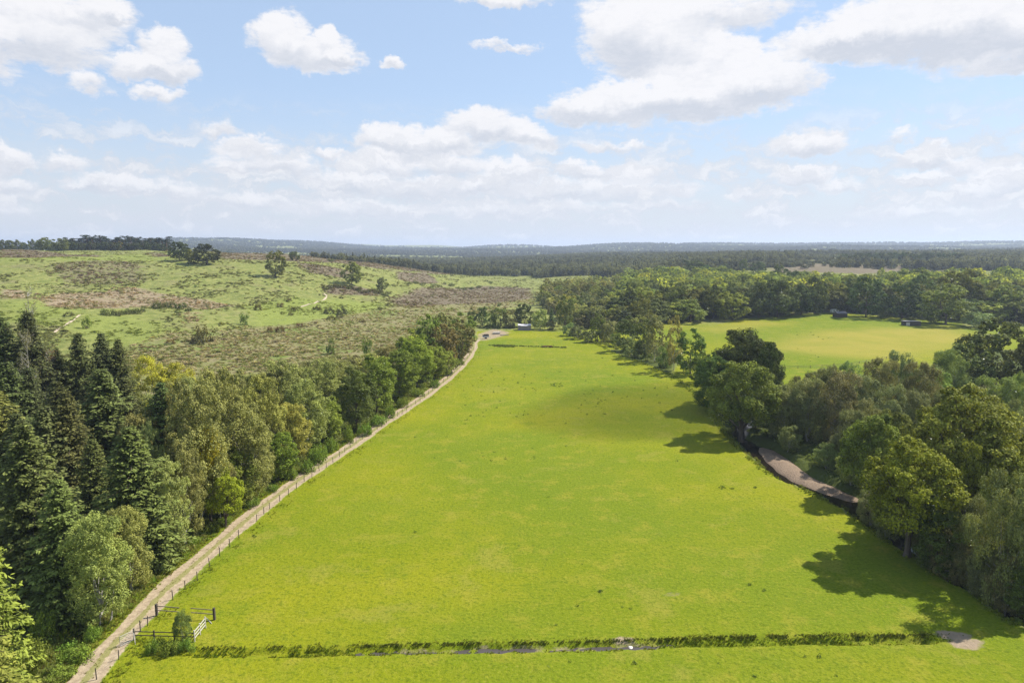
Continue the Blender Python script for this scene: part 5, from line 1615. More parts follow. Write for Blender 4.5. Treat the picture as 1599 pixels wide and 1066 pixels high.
# ---- long grass on the verge, along the ditch and round the pen
C_GRASS = coll_of('grass_tuft', [tuft(f'grass_tuft_{i}', 320 + i, 34, .34, .62, .022, LS_ANY) for i in range(4)])
Ps, Ts, Ss = [], [], []
NT_ = -normals2(TRK)          # towards the tree belt
def add_grass(x, y, tint, smin, smax):
    n_ = len(x)
    Ps.append(np.stack([x, y, zg(x, y) - .03], 1))
    t_ = np.asarray(tint) * rg.uniform(.75, 1.3, (n_, 1)) * rg.uniform(.93, 1.07, (n_, 3))
    Ts.append(np.hstack([t_, np.ones((n_, 1))]))
    s_ = rg.uniform(smin, smax, n_)
    Ss.append(np.stack([s_, s_, s_ * rg.uniform(.8, 1.2, n_)], 1))
sel = TRK[:, 1] < 330
def along_track(n_, o0, o1, power=1.0):
    w_ = 1 / np.maximum(TRK[sel][:, 1], 50) ** 1.2
    i = rg.choice(np.where(sel)[0], n_, p=w_ / w_.sum())
    o_ = o0 + (o1 - o0) * rg.uniform(size=n_) ** power
    return TRK[i, 0] + NT_[i, 0] * o_ + rg.uniform(-.6, .6, n_), TRK[i, 1] + NT_[i, 1] * o_ + rg.uniform(-.6, .6, n_)
ND = normals2(DIT)
def thin(x, y, f, thr):
    k_ = vnoise(x * f, y * f, 77) + vnoise(x * f * 3, y * f * 3, 78) * .5 + rg.uniform(-.15, .15, len(x)) > thr
    return x[k_], y[k_]
x, y = along_track(7000, 2.3, 8.0); add_grass(x, y, (1.3, 1.7, .32), .5, 1.1)
x, y = along_track(3000, 3.0, 7.0); add_grass(x, y, (1.5, 1.6, .55), .7, 1.5)
x, y = along_track(3500, 2.0, 2.9); add_grass(x, y, (1.6, 1.7, .35), .3, .7)
x, y = thin(*along_track(3600, -3.6, -2.1), .5, .0); add_grass(x, y, (1.5, 1.8, .20), .2, .55)
x, y = along_track(700, -.35, .35); add_grass(x, y, (1.5, 1.5, .4), .15, .4)
def along_ditch(n_, o0, o1):
    i = rg.integers(0, len(DIT), n_)
    o_ = rg.uniform(o0, o1, n_)
    return DIT[i, 0] + ND[i, 0] * o_ + rg.uniform(-.4, .4, n_) + (i > len(DIT) - 4) * rg.exponential(1.0, n_), DIT[i, 1] + ND[i, 1] * o_ + rg.normal(size=n_) * .12
def thin(x, y, f, thr):
    k_ = vnoise(x * f, y * f, 77) + vnoise(x * f * 3, y * f * 3, 78) * .5 + rg.uniform(-.15, .15, len(x)) > thr
    return x[k_], y[k_]
# ND points to the near side: negative offsets are the far bank
DX0 = hit(560, 1016)[0]; DX1 = hit(1045, 1004)[0]
x, y = thin(*along_ditch(3800, -1.15, -.75), 1.1, -.12); k_ = rg.uniform(size=len(x)) < np.where(x > DX1, 1, np.where(x > DX0, .8, .25)); x, y = x[k_], y[k_]; add_grass(x, y, (.62, .78, .18), .18, .42)
x, y = thin(*along_ditch(3200, -1.6, -.5), .8, -.05); k_ = rg.uniform(size=len(x)) < np.where(x > DX1, 1, .45); x, y = x[k_], y[k_]; add_grass(x, y, (1.25, 1.35, .2), .18, .36)
x, y = thin(*along_ditch(1200, .45, 1.0), .9, .05); add_grass(x, y, (1.1, 1.25, .15), .2, .45)
x, y = thin(*along_ditch(3800, -.6, .5), .25, -.1); k_ = rg.uniform(size=len(x)) < np.where((x > DX1) | (x < DX0), 1, .22); x, y = x[k_], y[k_]; add_grass(x, y, (.8, 1.15, .12), .25, .45)
# far ditch with rushes
a = np.array(hit(762, 539)); b = np.array(hit(885, 543))
t_ = rg.uniform(size=260); add_grass(a[0] + (b - a)[0] * t_, a[1] + (b - a)[1] * t_ + rg.normal(size=260) * .6, (.6, .8, .3), .6, 1.2)
a = np.array(hit(771, 540)); b = np.array(hit(803, 541))
t_ = rg.uniform(size=260); add_grass(a[0] + (b - a)[0] * t_, a[1] + (b - a)[1] * t_ + rg.normal(size=260) * 1.4, (.8, 1.05, .32), .7, 1.4)
# river bank grass
i = rg.integers(0, len(RIVB), 3500)
o_ = rg.uniform(-1.8, .2, 3500)
x, y = thin(RIVB[i, 0] + RN[i, 0] * o_, RIVB[i, 1] + RN[i, 1] * o_, .3, -.05); add_grass(x, y, (1.3, 1.6, .25), .4, .9)
i = rg.integers(0, len(RIVB), 3000); o_ = rg.uniform(-.4, .9, 3000)
x, y = thin(RIVB[i, 0] + RN[i, 0] * (o_ + RSH[i]), RIVB[i, 1] + RN[i, 1] * (o_ + RSH[i]), .5, .0); add_grass(x, y, (1.0, 1.15, .3), .5, 1.1)
P = np.vstack(Ps); T = np.vstack(Ts); S = np.vstack(Ss)
scatter_stuff('long_grass', 'long grass on the verge, the ditch banks and the river bank', P, S, rz3(len(P), rg, .12), rg.integers(0, 4, len(P)), T, C_GRASS)

# ---- weeds dotted over the meadow
C_WEED = coll_of('weed', [mound(f'weed_{i}', 340 + i, 34, .38, .35, .16, LS_ANY) for i in range(3)])
wx, wy = [], []
def weeds_px(n_, x0, x1, y0, y1):
    for _ in range(n_):
        a_ = hit(rr.uniform(x0, x1), rr.uniform(y0, y1)); wx.append(a_[0]); wy.append(a_[1])
weeds_px(50, 900, 1070, 555, 640); weeds_px(22, 905, 945, 612, 650); weeds_px(18, 858, 880, 598, 604); weeds_px(30, 745, 880, 575, 610)
weeds_px(22, 715, 830, 598, 650); weeds_px(26, 700, 1080, 640, 720); weeds_px(14, 560, 760, 640, 720); weeds_px(12, 1120, 1145, 758, 764); weeds_px(12, 600, 1300, 720, 980); weeds_px(6, 830, 1560, 1020, 1060)
weeds_px(14, 1150, 1290, 540, 580); weeds_px(10, 1240, 1300, 518, 530)
for (a_, b_) in ((938, 923), (1172, 913), (1178, 1056), (1180, 761), (1048, 640), (397, 836), (398, 838)):
    for _ in range(3):
        q_ = hit(a_ + rr.uniform(-2, 2), b_ + rr.uniform(-1, 1)); wx.append(q_[0]); wy.append(q_[1])
x = np.array(wx); y = np.array(wy); n = len(x)
s_ = rg.uniform(.4, 1.0, n) * (.8 + y / 400)
scatter_stuff('weeds', 'dark docks and thistles dotted over the meadow', np.stack([x, y, zg(x, y) - .02], 1), np.stack([s_, s_, s_ * rg.uniform(.7, 1.6, n)], 1), rz3(n, rg), rg.integers(0, 3, n), np.tile([[.55, .85, .22, 1]], (n, 1)), C_WEED)

# ---- undergrowth under the trees
n = 5200
x = rg.uniform(10, 150, n); y = rg.uniform(55, 330, n)
ok = (poly_sd(x, y, MEADOW_P) < -3) & (poly_sd(x, y, FIELD_P) < -2)
d_, w_ = poly_dist(x, y, RIVC[::3], RW[::3]); ok &= (d_ > w_ + 1.2) & (x < y * .85 + 10) & (d_ < 60)
gvd = -np.ones(len(x)) if True else poly_sd(x, y, V[:, :2].reshape(-1, 3)[:1] if False else np.vstack([RIVB[GI - 8:GJ + 8] + RN[GI - 8:GJ + 8] * 1.0, (RIVB[GI - 8:GJ + 8] + RN[GI - 8:GJ + 8] * (out + 0.6)[:GJ + 16 - GI][:, None] if len(out) == GJ + 16 - GI else RIVB[GI - 8:GJ + 8] + RN[GI - 8:GJ + 8] * 11.)[::-1]]))
dg_, _w = poly_dist(x, y, RIVB[GI - 22:GJ] + RN[GI - 22:GJ] * 5.0); ok &= dg_ > 3.7
x1, y1 = x[ok], y[ok]
n = 5200
x = rg.uniform(-190, -5, n); y = rg.uniform(55, 350, n)
ok = poly_sd(x, y, BELT_P) > .6
x2, y2 = x[ok], y[ok]
x = np.concatenate([x1, x2]); y = np.concatenate([y1, y2]); n = len(x)
C_UND = coll_of('undergrowth_clump', [mound(f'undergrowth_clump_{i}', 350 + i, 150, 1.1, 1.2, .30, LS_ANY) for i in range(4)])
s_ = rg.uniform(.6, 1.35, n)
tn = np.where(rg.uniform(size=(n, 1)) < .6, [[.75, 1.0, .26]], [[1.1, 1.25, .42]])
scatter_stuff('undergrowth', 'bramble, fern and low scrub under the trees', np.stack([x, y, zg(x, y) - .1], 1), np.stack([s_ * 1.2, s_ * 1.2, s_], 1), rz3(n, rg, .1), rg.integers(0, 4, n), np.hstack([tn * rg.uniform(.8, 1.2, (n, 1)), np.ones((n, 1))]), C_UND)

# ---- the rest of the middle wood and the far forests
def blob(name, seed, R, H, n, ls, pointed=False):
    r_ = np.random.default_rng(seed)
    nl = 7
    C = rdir(r_, nl) * [R * .5, R * .5, H * .22] + [0, 0, H * .6]
    k_ = r_.integers(0, nl, n)
    e = rdir(r_, n)
    if pointed:
        t = r_.uniform(0, 1, n) ** .7
        a_ = r_.uniform(0, 6.283, n); q = R * (1 - t) * r_.uniform(.6, 1, n)
        P = np.stack([np.cos(a_) * q, np.sin(a_) * q, H * (.08 + .92 * t)], 1)
        e = np.stack([np.cos(a_), np.sin(a_), .6 + 0 * a_], 1)
    else:
        P = C[k_] + e * [R * .5, R * .5, H * .24]
        m_ = n // 3
        P[:m_, 2] = r_.uniform(.05, .5, m_) * H; P[:m_, :2] = e[:m_, :2] * R * .85
    V_, F_ = leaf_quads(P, e + r_.normal(size=(n, 3)) * .35 + [0, 0, .25], ls, r_, .8)
    return mesh_np(name, V_, F_, LS_ANY, attrs=[('leaf_var', 'FACE', 'FLOAT', r_.uniform(0, 1, n))])
C_FAR = coll_of('far_tree', [blob('far_oak_0', 400, 6, 12, 420, 1.5), blob('far_oak_1', 401, 6, 12, 420, 1.5), blob('far_tall_0', 402, 4, 13, 340, 1.2), blob('far_tall_1', 403, 4, 13, 340, 1.2), blob('far_cone_0', 404, 3.4, 14, 240, 1.3, True)])
fw = far_wood
P = np.array([(a_[0], a_[1], 0) for a_ in fw]); P[:, 2] = zg(P[:, 0], P[:, 1]) - .2
IDX = np.array([{0: 0, 1: 2, 2: 0, 3: 3}[a_[4]] + (1 if (i % 2 and a_[4] in (0, 2)) else 0) for i, a_ in enumerate(fw)])
BR = np.array([6, 6, 4, 4, 3.4]); BH = np.array([12, 12, 13, 13, 14])
S = np.array([(a_[2] / BR[k_], a_[2] / BR[k_], a_[3] / BH[k_]) for a_, k_ in zip(fw, IDX)])
T = np.array([(*[q * m_ for q, m_ in zip(a_[5], (1.25, 1.45, .42))], 1) for a_ in fw])
scatter_stuff('woodland', 'woodland rising beyond the valley floor', P, S, rz3(len(P), rg), IDX, T, C_FAR)

n = 80000
D = np.exp(rg.uniform(math.log(900), math.log(7600), n)); U_ = rg.uniform(-.85, .85, n)
x = D * U_; y = D
pxs = 799.5 + FPX * U_ + (vnoise(x / 240, y / 240, 57) + vnoise(x / 80, y / 80, 58) * .5) * 190
D = D * (1 + (vnoise(x / 300, y / 300, 55) + .5 * vnoise(x / 90, y / 90, 56)) * .32)
clear = vnoise(x / 330, y / 330, 51) + vnoise(x / 120, y / 120, 52) * .5
dens = np.where(D > 2700, .85, .0)
dens = np.where((pxs < 1010) & (pxs > 560) & (D > 1450), .80, dens)
dens = np.where((pxs < 1010) & (pxs > 780) & (D > 950) & (D < 1450), .68, dens)
dens = np.where((pxs <= 780) & (pxs > 560) & (D > 1000) & (D < 1450), .35, dens)
dens = np.where((pxs > 1010) & (D > 1500) & (D <= 2700), np.where(pxs < 1330, .62, .40), dens)
dens = np.where((pxs > 1180) & (pxs < 1330) & (D > 1150) & (D < 1700), .48, dens)
dens = np.where((pxs > 1500) & (D > 900) & (D < 2700), .75, dens)
dens = np.where((pxs > 960) & (pxs < 1160) & (D > 1300) & (D < 1800), .42, dens)
dens = np.where((pxs > 940) & (y > 880) & (D <= 1500), np.where((pxs > 1250) & (pxs < 1500), .16, .5), dens)
dens = np.where((pxs < 560) & (D < 2700), 0, dens)
dens = np.where((pxs < 300) & (D < 3500), 0, dens)
ok = rg.uniform(size=n) < np.clip(dens + np.where(dens > .5, (clear - .28 > 0) * -.8, clear * .3 * (dens > 0)), 0, 1)
x, y, pxs = x[ok], y[ok], pxs[ok]; D = y; n = len(x)
s_ = rg.uniform(.8, 1.25, n) * np.clip(D / 2600, 1, 2.0)
hs = rg.uniform(.8, 1.2, n) * np.clip(D / 4500, 1, 1.3)
hs = np.where((pxs > 1180) & (pxs < 1330) & (D < 1700), hs * .45, hs)
IDX = rg.choice([0, 1, 2, 3, 4], n, p=[.3, .3, .14, .14, .12])
IDX = np.where((pxs > 1010) & (D > 2400) & (D < 3300) & (rg.uniform(size=n) < .6), 4, IDX)
T = np.tile([[.50, .54, .32, 1.]], (n, 1)) * np.concatenate([rg.uniform(.7, 1.3, (n, 1)).repeat(3, 1), np.ones((n, 1))], 1)
T[:, :3] *= np.where(D < 2900, 1.35, 1.0)[:, None] * (1 + .5 * vnoise(x / 150, y / 150, 66))[:, None]
P = np.stack([x, y, zg(x, y) - .3], 1)
scatter_stuff('forest', 'far forest on the low hills, fading blue to the skyline', P, np.stack([s_, s_, hs], 1), rz3(n, rg), IDX, T, C_FAR)

# ================================================================== built things
WOOD = simple_mat('weathered_timber', (.20, .165, .13), .9, .35, 5, .3)
WOODDK = simple_mat('dark_timber', (.075, .06, .05), .9, .35, 5, .3)
WOODPALE = simple_mat('bleached_timber', (.46, .42, .36), .85, .2, 5, .2)
GALV = simple_mat('galvanised_steel', (.34, .34, .33), .5, .2, 6, 0, metal=.5)
WIRE = simple_mat('fence_wire', (.22, .21, .20), .6, .2, 4, 0, metal=.6)
ROOFG = simple_mat('corrugated_roof', (.36, .35, .35), .7, .2, 3, 0)
WALLG = simple_mat('grey_boards', (.17, .16, .165), .9, .25, 3, .2)

# ---- stock fence along the track
POSTS = [(151, 1061), (185.6, 1030), (219.4, 985), (230.6, 977), (270, 936), (289, 919), (308, 906), (327, 884), (343, 867), (359, 853), (373, 839), (401, 814), (412, 803), (421, 795), (437, 783), (451, 773), (463, 763), (475, 752), (487, 745), (498.5, 735), (509.5, 730), (520, 722), (530, 713), (538.6, 706), (547, 699), (556, 692), (566, 686), (573, 682), (580.5, 676), (589, 671), (596, 667), (604, 661), (614, 655), (621, 650), (628, 646), (635, 641), (642, 636), (649, 631), (656, 626), (663, 621), (669, 616), (675, 611), (681, 606.5), (687, 602), (693, 597), (699, 592), (704, 587.5), (709, 583), (714, 578), (718, 573), (722, 568.5), (726, 564), (729.5, 560), (733, 555), (736.5, 551), (740, 547)]
PP = [hit(*p) for p in POSTS]
fence = empty('stock_fence', (PP[3][0], PP[3][1], zgs(*PP[3])))
tag(fence, 'post and wire stock fence running along the meadow side of the track', 'fence')
fl = fence.location
mb = MB()
for k_, s_ in ((0, .05), ):
    mb.tube([(0, 0, -.3), (0, 0, 1.2), (0, 0, 1.26)], [s_, s_ * .95, s_ * .5], 7)
post_me = mb.me('fence_post', WOODDK)
tops = []
for (x, y) in PP:
    o = bpy.data.objects.new('post', post_me); link(o, fence)
    z = zgs(x, y)
    o.location = (x - fl.x, y - fl.y, z - fl.z)
    o.rotation_euler = (RNG.uniform(-.05, .05), RNG.uniform(-.05, .05), RNG.uniform(0, 3))
    k_ = RNG.uniform(.9, 1.1); o.scale = (k_ * 1.15, k_ * 1.15, k_)
    tops.append((x - fl.x, y - fl.y, z - fl.z))
mb = MB()
for hz_ in (.35, .7, 1.12):
    for a, b in zip(tops[:-1], tops[1:]):
        mid = [(a[i] + b[i]) / 2 for i in range(3)]
        mb.tube([(a[0], a[1], a[2] + hz_), (mid[0], mid[1], mid[2] + hz_ - .02), (b[0], b[1], b[2] + hz_)], [.004] * 3, 4)
mb.build('wire', WIRE, fence)

# ---- the small railed pen at the start of the ditch
def rail_run(name, label, a, b, hgt, rails, nposts, mat, postw=.12, heavy=None, railw=.05, gap=None, brace=False):
    A = hit(*a); B = hit(*b)
    za, zb2 = zgs(*A), zgs(*B)
    root = empty(name, (A[0], A[1], za))
    tag(root, label, 'fence')
    v = Vector((B[0] - A[0], B[1] - A[1], zb2 - za))
    for i in range(nposts):
        t = i / (nposts - 1)
        w = (heavy or postw) if i in (0, nposts - 1) else postw
        m_ = MB(); p = v * t
        m_.box((p.x, p.y, p.z + hgt / 2 - .1), (w, w, hgt + .4), math.atan2(v.y, v.x))
        m_.build('post', WOODDK if heavy else mat, root)
    for h_ in rails:
        segs = [(0, 1)] if gap is None else [(0, gap[0]), (gap[1], 1)]
        for s0_, s1_ in segs:
            m_ = MB(); p, q = v * s0_, v * s1_
            m_.bar((p.x, p.y, p.z + h_), (q.x, q.y, q.z + h_ - .03), railw, .10)
            m_.build('rail', mat, root)
    if brace:
        m_ = MB(); p, q = v * .02, v * .3
        m_.bar((p.x, p.y, p.z + .15), (q.x, q.y, q.z + hgt * .85), .05, .08)
        m_.build('brace', WOODPALE, root)
    return root
rail_run('rail_fence', 'two rail timber fence between dark end posts at the far side of the pen', (245, 961), (335, 967), 1.45, (1.3, .75), 2, WOOD, heavy=.24, gap=(.40, .60))
rail_run('rail_fence', 'low dark rail fence at the near side of the pen behind the sapling', (210, 999), (304, 1001), 1.15, (1.05, .6), 4, WOODDK)
rail_run('hurdle', 'white bleached three rail hurdle leaning at the right side of the pen', (304, 1002), (321, 980), 1.35, (1.25, .85, .45), 3, WOODPALE, postw=.11, railw=.06)
def field_gate():
    A = hit(209, 1000); B = hit(188, 1010.5)
    za = zgs(*A)
    root = empty('field_gate', (A[0], A[1], za))
    tag(root, 'tubular steel field gate standing along the track edge at the pen', 'gate')
    v = Vector((B[0] - A[0], B[1] - A[1], zgs(*B) - za))
    m_ = MB()
    for q in ((0, .15), (0, 1.25), ):
        m_.tube([(0, 0, q[1]), tuple(v + Vector((0, 0, q[1])))], [.03, .03], 6)
    m_.tube([(0, 0, .1), (0, 0, 1.3)], [.03, .03], 6)
    m_.tube([tuple(v + Vector((0, 0, .1))), tuple(v + Vector((0, 0, 1.3)))], [.03, .03], 6)
    m_.build('gate_frame', GALV, root)
    for h_ in (.37, .59, .81, 1.03):
        m_ = MB(); m_.tube([(0, 0, h_), tuple(v + Vector((0, 0, h_)))], [.02, .02], 6); m_.build('bar', GALV, root)
    m_ = MB(); m_.bar((0, 0, .12), tuple(v * .75 + Vector((0, 0, 1.2))), .04, .04); m_.build('brace', GALV, root)
    m_ = MB(); m_.box((.02, .12, .6), (.16, .16, 1.7)); m_.build('hanging_post', WOOD, root)
    m_ = MB(); m_.bar((.1, -.1, 1.0), (v.x * .35 + .9, v.y * .35 - .3, -.05), .06, .06); m_.build('strut', WOODPALE, root)
field_gate()
m_ = MB(); A = hit(330, 957); m_.tube([(0, 0, .25), (.5, -.3, .05), (1.1, -.9, .04)], [.05, .06, .04], 6)
o = m_.build('fallen_rail', WOODPALE); o.location = (A[0], A[1] - 1.5, zgs(A[0], A[1])); tag(o, 'pale broken rail lying in the grass by the right dark post', 'rail')
tree_px('willow', 286, 1002, 951, 29, 'small dark green sapling growing inside the pen', tint=(.75, .95, .55), lod='near')
for (px, base, top, w, lab) in [(238, 1018, 996, 30, 'bramble bush left of the sapling at the pen'), (262, 1020, 996, 38, 'bramble bush right below the sapling at the pen'), (250, 1012, 994, 26, 'bramble bush between the pen rail and its neighbours'), (294, 1016, 996, 30, 'pale leaved bramble under the white hurdle'), (276, 1016, 1000, 26, 'dark bramble at the foot of the sapling')]:
    bush_px(px, base, top, w, lab, (.95, 1.25, .75))

# ---- sheds and clutter
def shed(name, label, a, b, depth, hgt, wall, roof, roofcol='mono', cat='shed', open_side=False, door=False, overhang=.25):
    A = Vector((*hit(*a), 0)); B = Vector((*hit(*b), 0))
    L = (B - A).length; rz = math.atan2((B - A).y, (B - A).x)
    C_ = (A + B) / 2
    root = empty(name, (C_.x, C_.y, zgs(C_.x, C_.y)), rz)
    tag(root, label, cat)
    t = .12
    m_ = MB()
    if not open_side:
        m_.box((0, t / 2, hgt / 2), (L, t, hgt))
    m_.box((0, depth - t / 2, hgt / 2), (L, t, hgt))
    m_.box((-L / 2 + t / 2, depth / 2, hgt / 2 - .003), (t, depth - 2 * t, hgt)); m_.box((L / 2 - t / 2, depth / 2, hgt / 2 - .003), (t, depth - 2 * t, hgt))
    nb = int(L / .9)
    for i in range(nb + 1):
        m_.box((-L / 2 + .05 + i * (L - .1) / nb, -.02, hgt / 2 - .01), (.08, .035, hgt - .02))
    m_.build('wall', wall, root)
    m_ = MB()
    if roofcol == 'gable':
        rh = hgt * .42
        for s_ in (0, 1):
            y0 = -overhang if s_ == 0 else depth + overhang
            V_ = [(-L / 2 - overhang, y0, hgt - .08), (L / 2 + overhang, y0, hgt - .08), (L / 2 + overhang, depth / 2, hgt + rh), (-L / 2 - overhang, depth / 2, hgt + rh)]
            m_.add(V_ + [(p[0], p[1], p[2] + .09) for p in V_], [(0, 1, 2, 3), (7, 6, 5, 4), (0, 4, 5, 1), (1, 5, 6, 2), (2, 6, 7, 3), (3, 7, 4, 0)])
        for s_ in (-1, 1):
            m_.add([(s_ * L / 2, 0, hgt), (s_ * L / 2, depth, hgt), (s_ * L / 2, depth / 2, hgt + rh)], [(0, 1, 2)])
    elif roofcol == 'sag':
        n_ = 12
        for i in range(n_):
            for j in (0, 1):
                pass
        V_ = []
        for i in range(n_ + 1):
            t_ = i / n_; zz = hgt + .25 * abs(math.cos(t_ * math.pi)) + .05 * math.sin(t_ * 17)
            V_ += [((t_ - .5) * (L + .4), -overhang, zz), ((t_ - .5) * (L + .4), depth + overhang, zz + .35)]
        F_ = [(2 * i, 2 * i + 2, 2 * i + 3, 2 * i + 1) for i in range(n_)]
        k_ = len(V_)
        V2 = V_ + [(p[0], p[1], p[2] - .12) for p in V_]
        F2 = F_ + [tuple(q + k_ for q in reversed(f)) for f in F_] + [(2 * i, 2 * i + k_, 2 * i + 2 + k_, 2 * i + 2) for i in range(n_)]
        m_.add(V2, F2)
    else:
        V_ = [(-L / 2 - overhang, -overhang, hgt + .35), (L / 2 + overhang, -overhang, hgt + .25), (L / 2 + overhang, depth + overhang, hgt), (-L / 2 - overhang, depth + overhang, hgt + .05)]
        m_.add(V_ + [(p[0], p[1], p[2] + .08) for p in V_], [(3, 2, 1, 0), (4, 5, 6, 7), (0, 1, 5, 4), (1, 2, 6, 5), (2, 3, 7, 6), (3, 0, 4, 7)])
    m_.build('roof', roof, root)
    if door:
        m_ = MB(); m_.box((-L * .28, -.045, hgt * .42), (L * .22, .06, hgt * .8)); m_.build('door', WOODPALE, root)
    return root
ROOFP = simple_mat('pale_tin_roof', (.50, .48, .50), .6, .2, 2, 0)
WALLP = simple_mat('purple_grey_boards', (.23, .20, .21), .9, .2, 2, .1)
shed('barn', 'small grey boarded field shelter with a pale sagging roof at the top of the meadow', (809.5, 516), (829, 516), 4.5, 2.5, WALLP, ROOFP, 'sag', cat='barn')
shed('stable', 'small dark shed with a pitched roof at the back of the far pasture', (1308, 496), (1323, 495.5), 5, 2.6, WOODDK, WALLG, 'gable')
shed('field_shelter', 'long low shed with a flat pale roof under the very dark oaks', (1412, 508.5), (1438, 509), 4.5, 2.4, WOODDK, ROOFP, 'mono', door=True)
def caravan():
    x, y = hit(1303, 489)
    root = empty('caravan', (x, y, zgs(x, y)), .2)
    tag(root, 'pale caravan half hidden by the trees behind the small dark shed', 'caravan')
    m_ = MB()
    pr = [(-2.6, .5), (-2.7, 1.5), (-2.3, 2.4), (-1.8, 2.6), (1.9, 2.6), (2.4, 2.3), (2.6, 1.4), (2.5, .5)]
    V_ = [(a_, -1.1, b_) for a_, b_ in pr] + [(a_, 1.1, b_) for a_, b_ in pr]
    k_ = len(pr)
    m_.add(V_, [tuple(reversed(range(k_))), tuple(range(k_, 2 * k_))] + [(i, (i + 1) % k_, k_ + (i + 1) % k_, k_ + i) for i in range(k_)])
    m_.build('body', simple_mat('caravan_paint', (.72, .72, .70), .4, .05), root)
    m_ = MB(); m_.box((-1.2, -1.11, 1.75), (1.2, .04, .6)); m_.box((1.0, -1.11, 1.75), (1.0, .04, .6)); m_.build('window', simple_mat('dark_glass', (.03, .035, .04), .15, .1, spec=.5), root)
    for s_ in (-1.12, 1.12):
        m_ = MB(); m_.tube([(.1, s_ - .06, .34), (.1, s_ + .06, .34)], [.34, .34], 16); m_.build('wheel', simple_mat('rubber', (.03, .03, .03), .8, .1), root)
caravan()
def utility_trailer(px, py, rz, label):
    x, y = hit(px, py)
    root = empty('trailer', (x, y, zgs(x, y)), rz)
    tag(root, label, 'trailer')
    m_ = MB(); m_.box((0, 0, .75), (3.0, 1.6, .12)); m_.box((0, -.78, 1.1), (3.0, .06, .6)); m_.box((0, .78, 1.1), (3.0, .06, .6)); m_.box((-1.47, 0, 1.1), (.06, 1.5, .6)); m_.box((1.47, 0, 1.1), (.06, 1.5, .6)); m_.build('body', ROOFP, root)
    m_ = MB(); m_.box((0, 0, 1.72), (2.9, 1.5, .5)); m_.box((.3, 0, 2.1), (2.0, 1.3, .3)); m_.build('load', WOODDK, root)
    m_ = MB(); m_.bar((1.5, 0, .7), (2.6, 0, .5), .1); m_.build('drawbar', WIRE, root)
    for s_ in (-.9, .9):
        m_ = MB(); m_.tube([(0, s_ - .08, .36), (0, s_ + .08, .36)], [.36, .36], 14); m_.build('wheel', bpy.data.materials['rubber'], root)
utility_trailer(758.5, 528.5, .3, 'small pale trailer with a dark load where the track ends')
def log_heap(name, px, py, n_, L, label, mat, hgt=3):
    x, y = hit(px, py)
    root = empty(name, (x, y, zgs(x, y)), rr.uniform(0, 1))
    tag(root, label, 'log pile')
    for i in range(n_):
        m_ = MB()
        lay = i // 5; k_ = i % 5
        r_ = rr.uniform(.14, .22)
        yy = (k_ - 2) * .42 + (lay % 2) * .2; zz = .2 + lay * .36
        a_ = rr.uniform(-.12, .12)
        m_.tube([(-L / 2 + rr.uniform(-.3, .3), yy - a_, zz), (L / 2 + rr.uniform(-.3, .3), yy + a_, zz + rr.uniform(-.03, .05))], [r_, r_ * .85], 8)
        m_.build('log', mat, root)
log_heap('log_pile', 775, 521.5, 14, 3.8, 'grey heap of logs beside the bare earth at the top of the meadow', WOODPALE)
log_heap('log_pile', 788, 523.5, 5, 4.2, 'low row of poles lying right of the grey log heap', WOOD)
def feeder():
    x, y = hit(855, 542.5)
    root = empty('hay_feeder', (x, y, zgs(x, y)))
    tag(root, 'low reddish trough feeder standing on worn ground in the upper meadow', 'feeder')
    RM = simple_mat('rusty_steel', (.30, .15, .10), .8, .3)
    m_ = MB(); m_.box((0, 0, .45), (4.4, .8, .08)); m_.box((0, -.42, .62), (4.4, .06, .36)); m_.box((0, .42, .62), (4.4, .06, .36)); m_.build('trough', RM, root)
    for s_ in (-2, 2):
        m_ = MB(); m_.box((s_, 0, .2), (.1, .9, .42)); m_.build('leg', RM, root)
    for s_ in (-2.6, 2.6):
        m_ = MB(); m_.box((s_, 0, .6), (.16, .16, 1.3)); m_.build('post', WOODDK, root)
feeder()
def pasture_fence():
    pts_ = [(1150, 579), (1180, 578), (1210, 576.5), (1240, 575.5), (1270, 574.5), (1300, 573), (1330, 570), (1360, 565), (1390, 560), (1420, 557)]
    Q = [hit(*p) for p in pts_]
    root = empty('rail_fence', (Q[0][0], Q[0][1], zgs(*Q[0])))
    tag(root, 'thin far rail fence with pale posts crossing the lower pasture', 'fence')
    l_ = root.location
    R_, _s_ = resample(np.array(Q), 5.0)
    pv = None
    pm = MB(); pm.box((0, 0, .5), (.12, .12, 1.3)); pme = pm.me('pasture_post', WOOD)
    m_ = MB()
    for q in R_:
        z = zgs(q[0], q[1])
        o_ = obj('post', pme, root); o_.location = (q[0] - l_.x, q[1] - l_.y, z - l_.z)
        cur = (q[0] - l_.x, q[1] - l_.y, z - l_.z)
        if pv:
            for h_ in (.5, 1.0):
                m_.bar((pv[0], pv[1], pv[2] + h_), (cur[0], cur[1], cur[2] + h_), .04, .08)
        pv = cur
    m_.build('rail', WOOD, root)
pasture_fence()
# pale stones in the ditch and on the bank
ST = simple_mat('pale_stone', (.52, .48, .44), .9, .2, 3, .3)
def stone(px, py, s, label):
    x, y = hit(px, py)
    r_ = np.random.default_rng(int(px * 7))
    bpy_me = bpy.data.meshes.new('stone')
    import bmesh
    bm = bmesh.new(); bmesh.ops.create_icosphere(bm, subdivisions=3, radius=1)
    for v_ in bm.verts:
        k_ = 1 + float(vnoise(np.array([v_.co.x * 1.7 + px]), np.array([v_.co.y * 1.7 + v_.co.z * 2]), 9)[0]) * .5
        v_.co = Vector((v_.co.x * s[0] * k_, v_.co.y * s[1] * k_, v_.co.z * s[2] * k_))
    bm.to_mesh(bpy_me); bm.free(); bpy_me.materials.append(ST)
    for p_ in bpy_me.polygons: p_.use_smooth = True
    o_ = obj('stone', bpy_me); o_.location = (x, y, zgs(x, y) + s[2] * .2); o_.rotation_euler = (0, 0, px)
    tag(o_, label, 'stone')
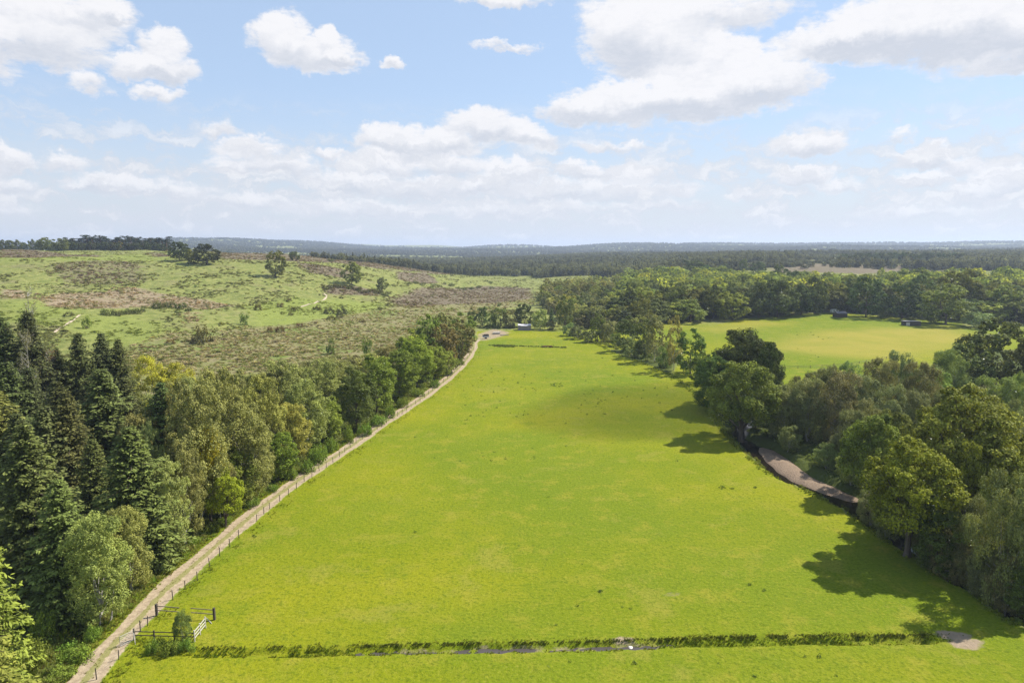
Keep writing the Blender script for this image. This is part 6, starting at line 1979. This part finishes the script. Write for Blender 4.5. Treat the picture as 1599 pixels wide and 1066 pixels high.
stone(985, 1004, (.75, .35, .25), 'long pale stone at the ditch beside the muddy gap')
stone(1556, 921, (.5, .4, .4), 'pale stone on the river bank in the shade at the right')
stone(1545, 914, (.35, .3, .25), 'smaller pale stone left of the bank stone in the shade')

# ================================================================== an unseen cumulus added out of view to cast the meadow's soft shadow
def shadow_cloud(cx, cy, rx, ry, alt, od, label):
    t_ = alt / SUNV[2]
    c_ = (cx + SUNV[0] * t_, cy + SUNV[1] * t_, alt)
    import bmesh
    me = bpy.data.meshes.new('shadow_cloud'); bm = bmesh.new()
    r_ = np.random.default_rng(int(cx * 10) & 255)
    bmesh.ops.create_icosphere(bm, subdivisions=4, radius=1)
    for v_ in bm.verts:
        p = v_.co
        k_ = 1 + .35 * float(vnoise(np.array([p.x * 1.6 + 9]), np.array([p.y * 1.6 + p.z]), 61)[0]) + .3 * float(vnoise(np.array([p.x * 3.7]), np.array([p.y * 3.7 + p.z * 2]), 62)[0])
        v_.co = Vector((p.x * rx * k_, p.y * ry * k_, p.z * 30 * k_ if p.z > 0 else p.z * 14))
    bm.to_mesh(me); bm.free()
    m_ = bpy.data.materials.new('cloud_vapour'); m_.use_nodes = True
    nt = NT(m_.node_tree); m_.node_tree.nodes.clear()
    o_ = nt.n('ShaderNodeOutputMaterial')
    v_ = nt.n('ShaderNodeVolumePrincipled', ins={'Color': rgb(1, 1, 1), 'Density': od / 44.0, 'Anisotropy': .3})
    m_.node_tree.links.new(v_.outputs[0], o_.inputs['Volume'])
    me.materials.append(m_)
    ob = obj('shadow_cloud', me); ob.location = c_
    tag(ob, label, kind='stuff')
cs = hit(1085, 632)
shadow_cloud(cs[0], cs[1], 42, 34, 520, .6, 'unseen cumulus added high to the right, out of view, to cast a soft shadow on the meadow')

# ================================================================== haze: one closed box of thin even air
HM = bpy.data.materials.new('haze_air')
HM.use_nodes = True
ht = NT(HM.node_tree); HM.node_tree.nodes.clear()
ho = ht.n('ShaderNodeOutputMaterial')
pv = ht.n('ShaderNodeVolumePrincipled', ins={'Color': rgb(.66, .77, .97), 'Density': 1.1e-4, 'Anisotropy': 0.2})
HM.node_tree.links.new(pv.outputs[0], ho.inputs['Volume'])
zmn = float(gz.min()) - 1.0
m_ = MB(); m_.box((0, 6000, (zmn + 190) / 2), (25400, 14200, 190 - zmn))
tag(m_.build('haze', HM), 'thin summer haze over the valley', kind='stuff')
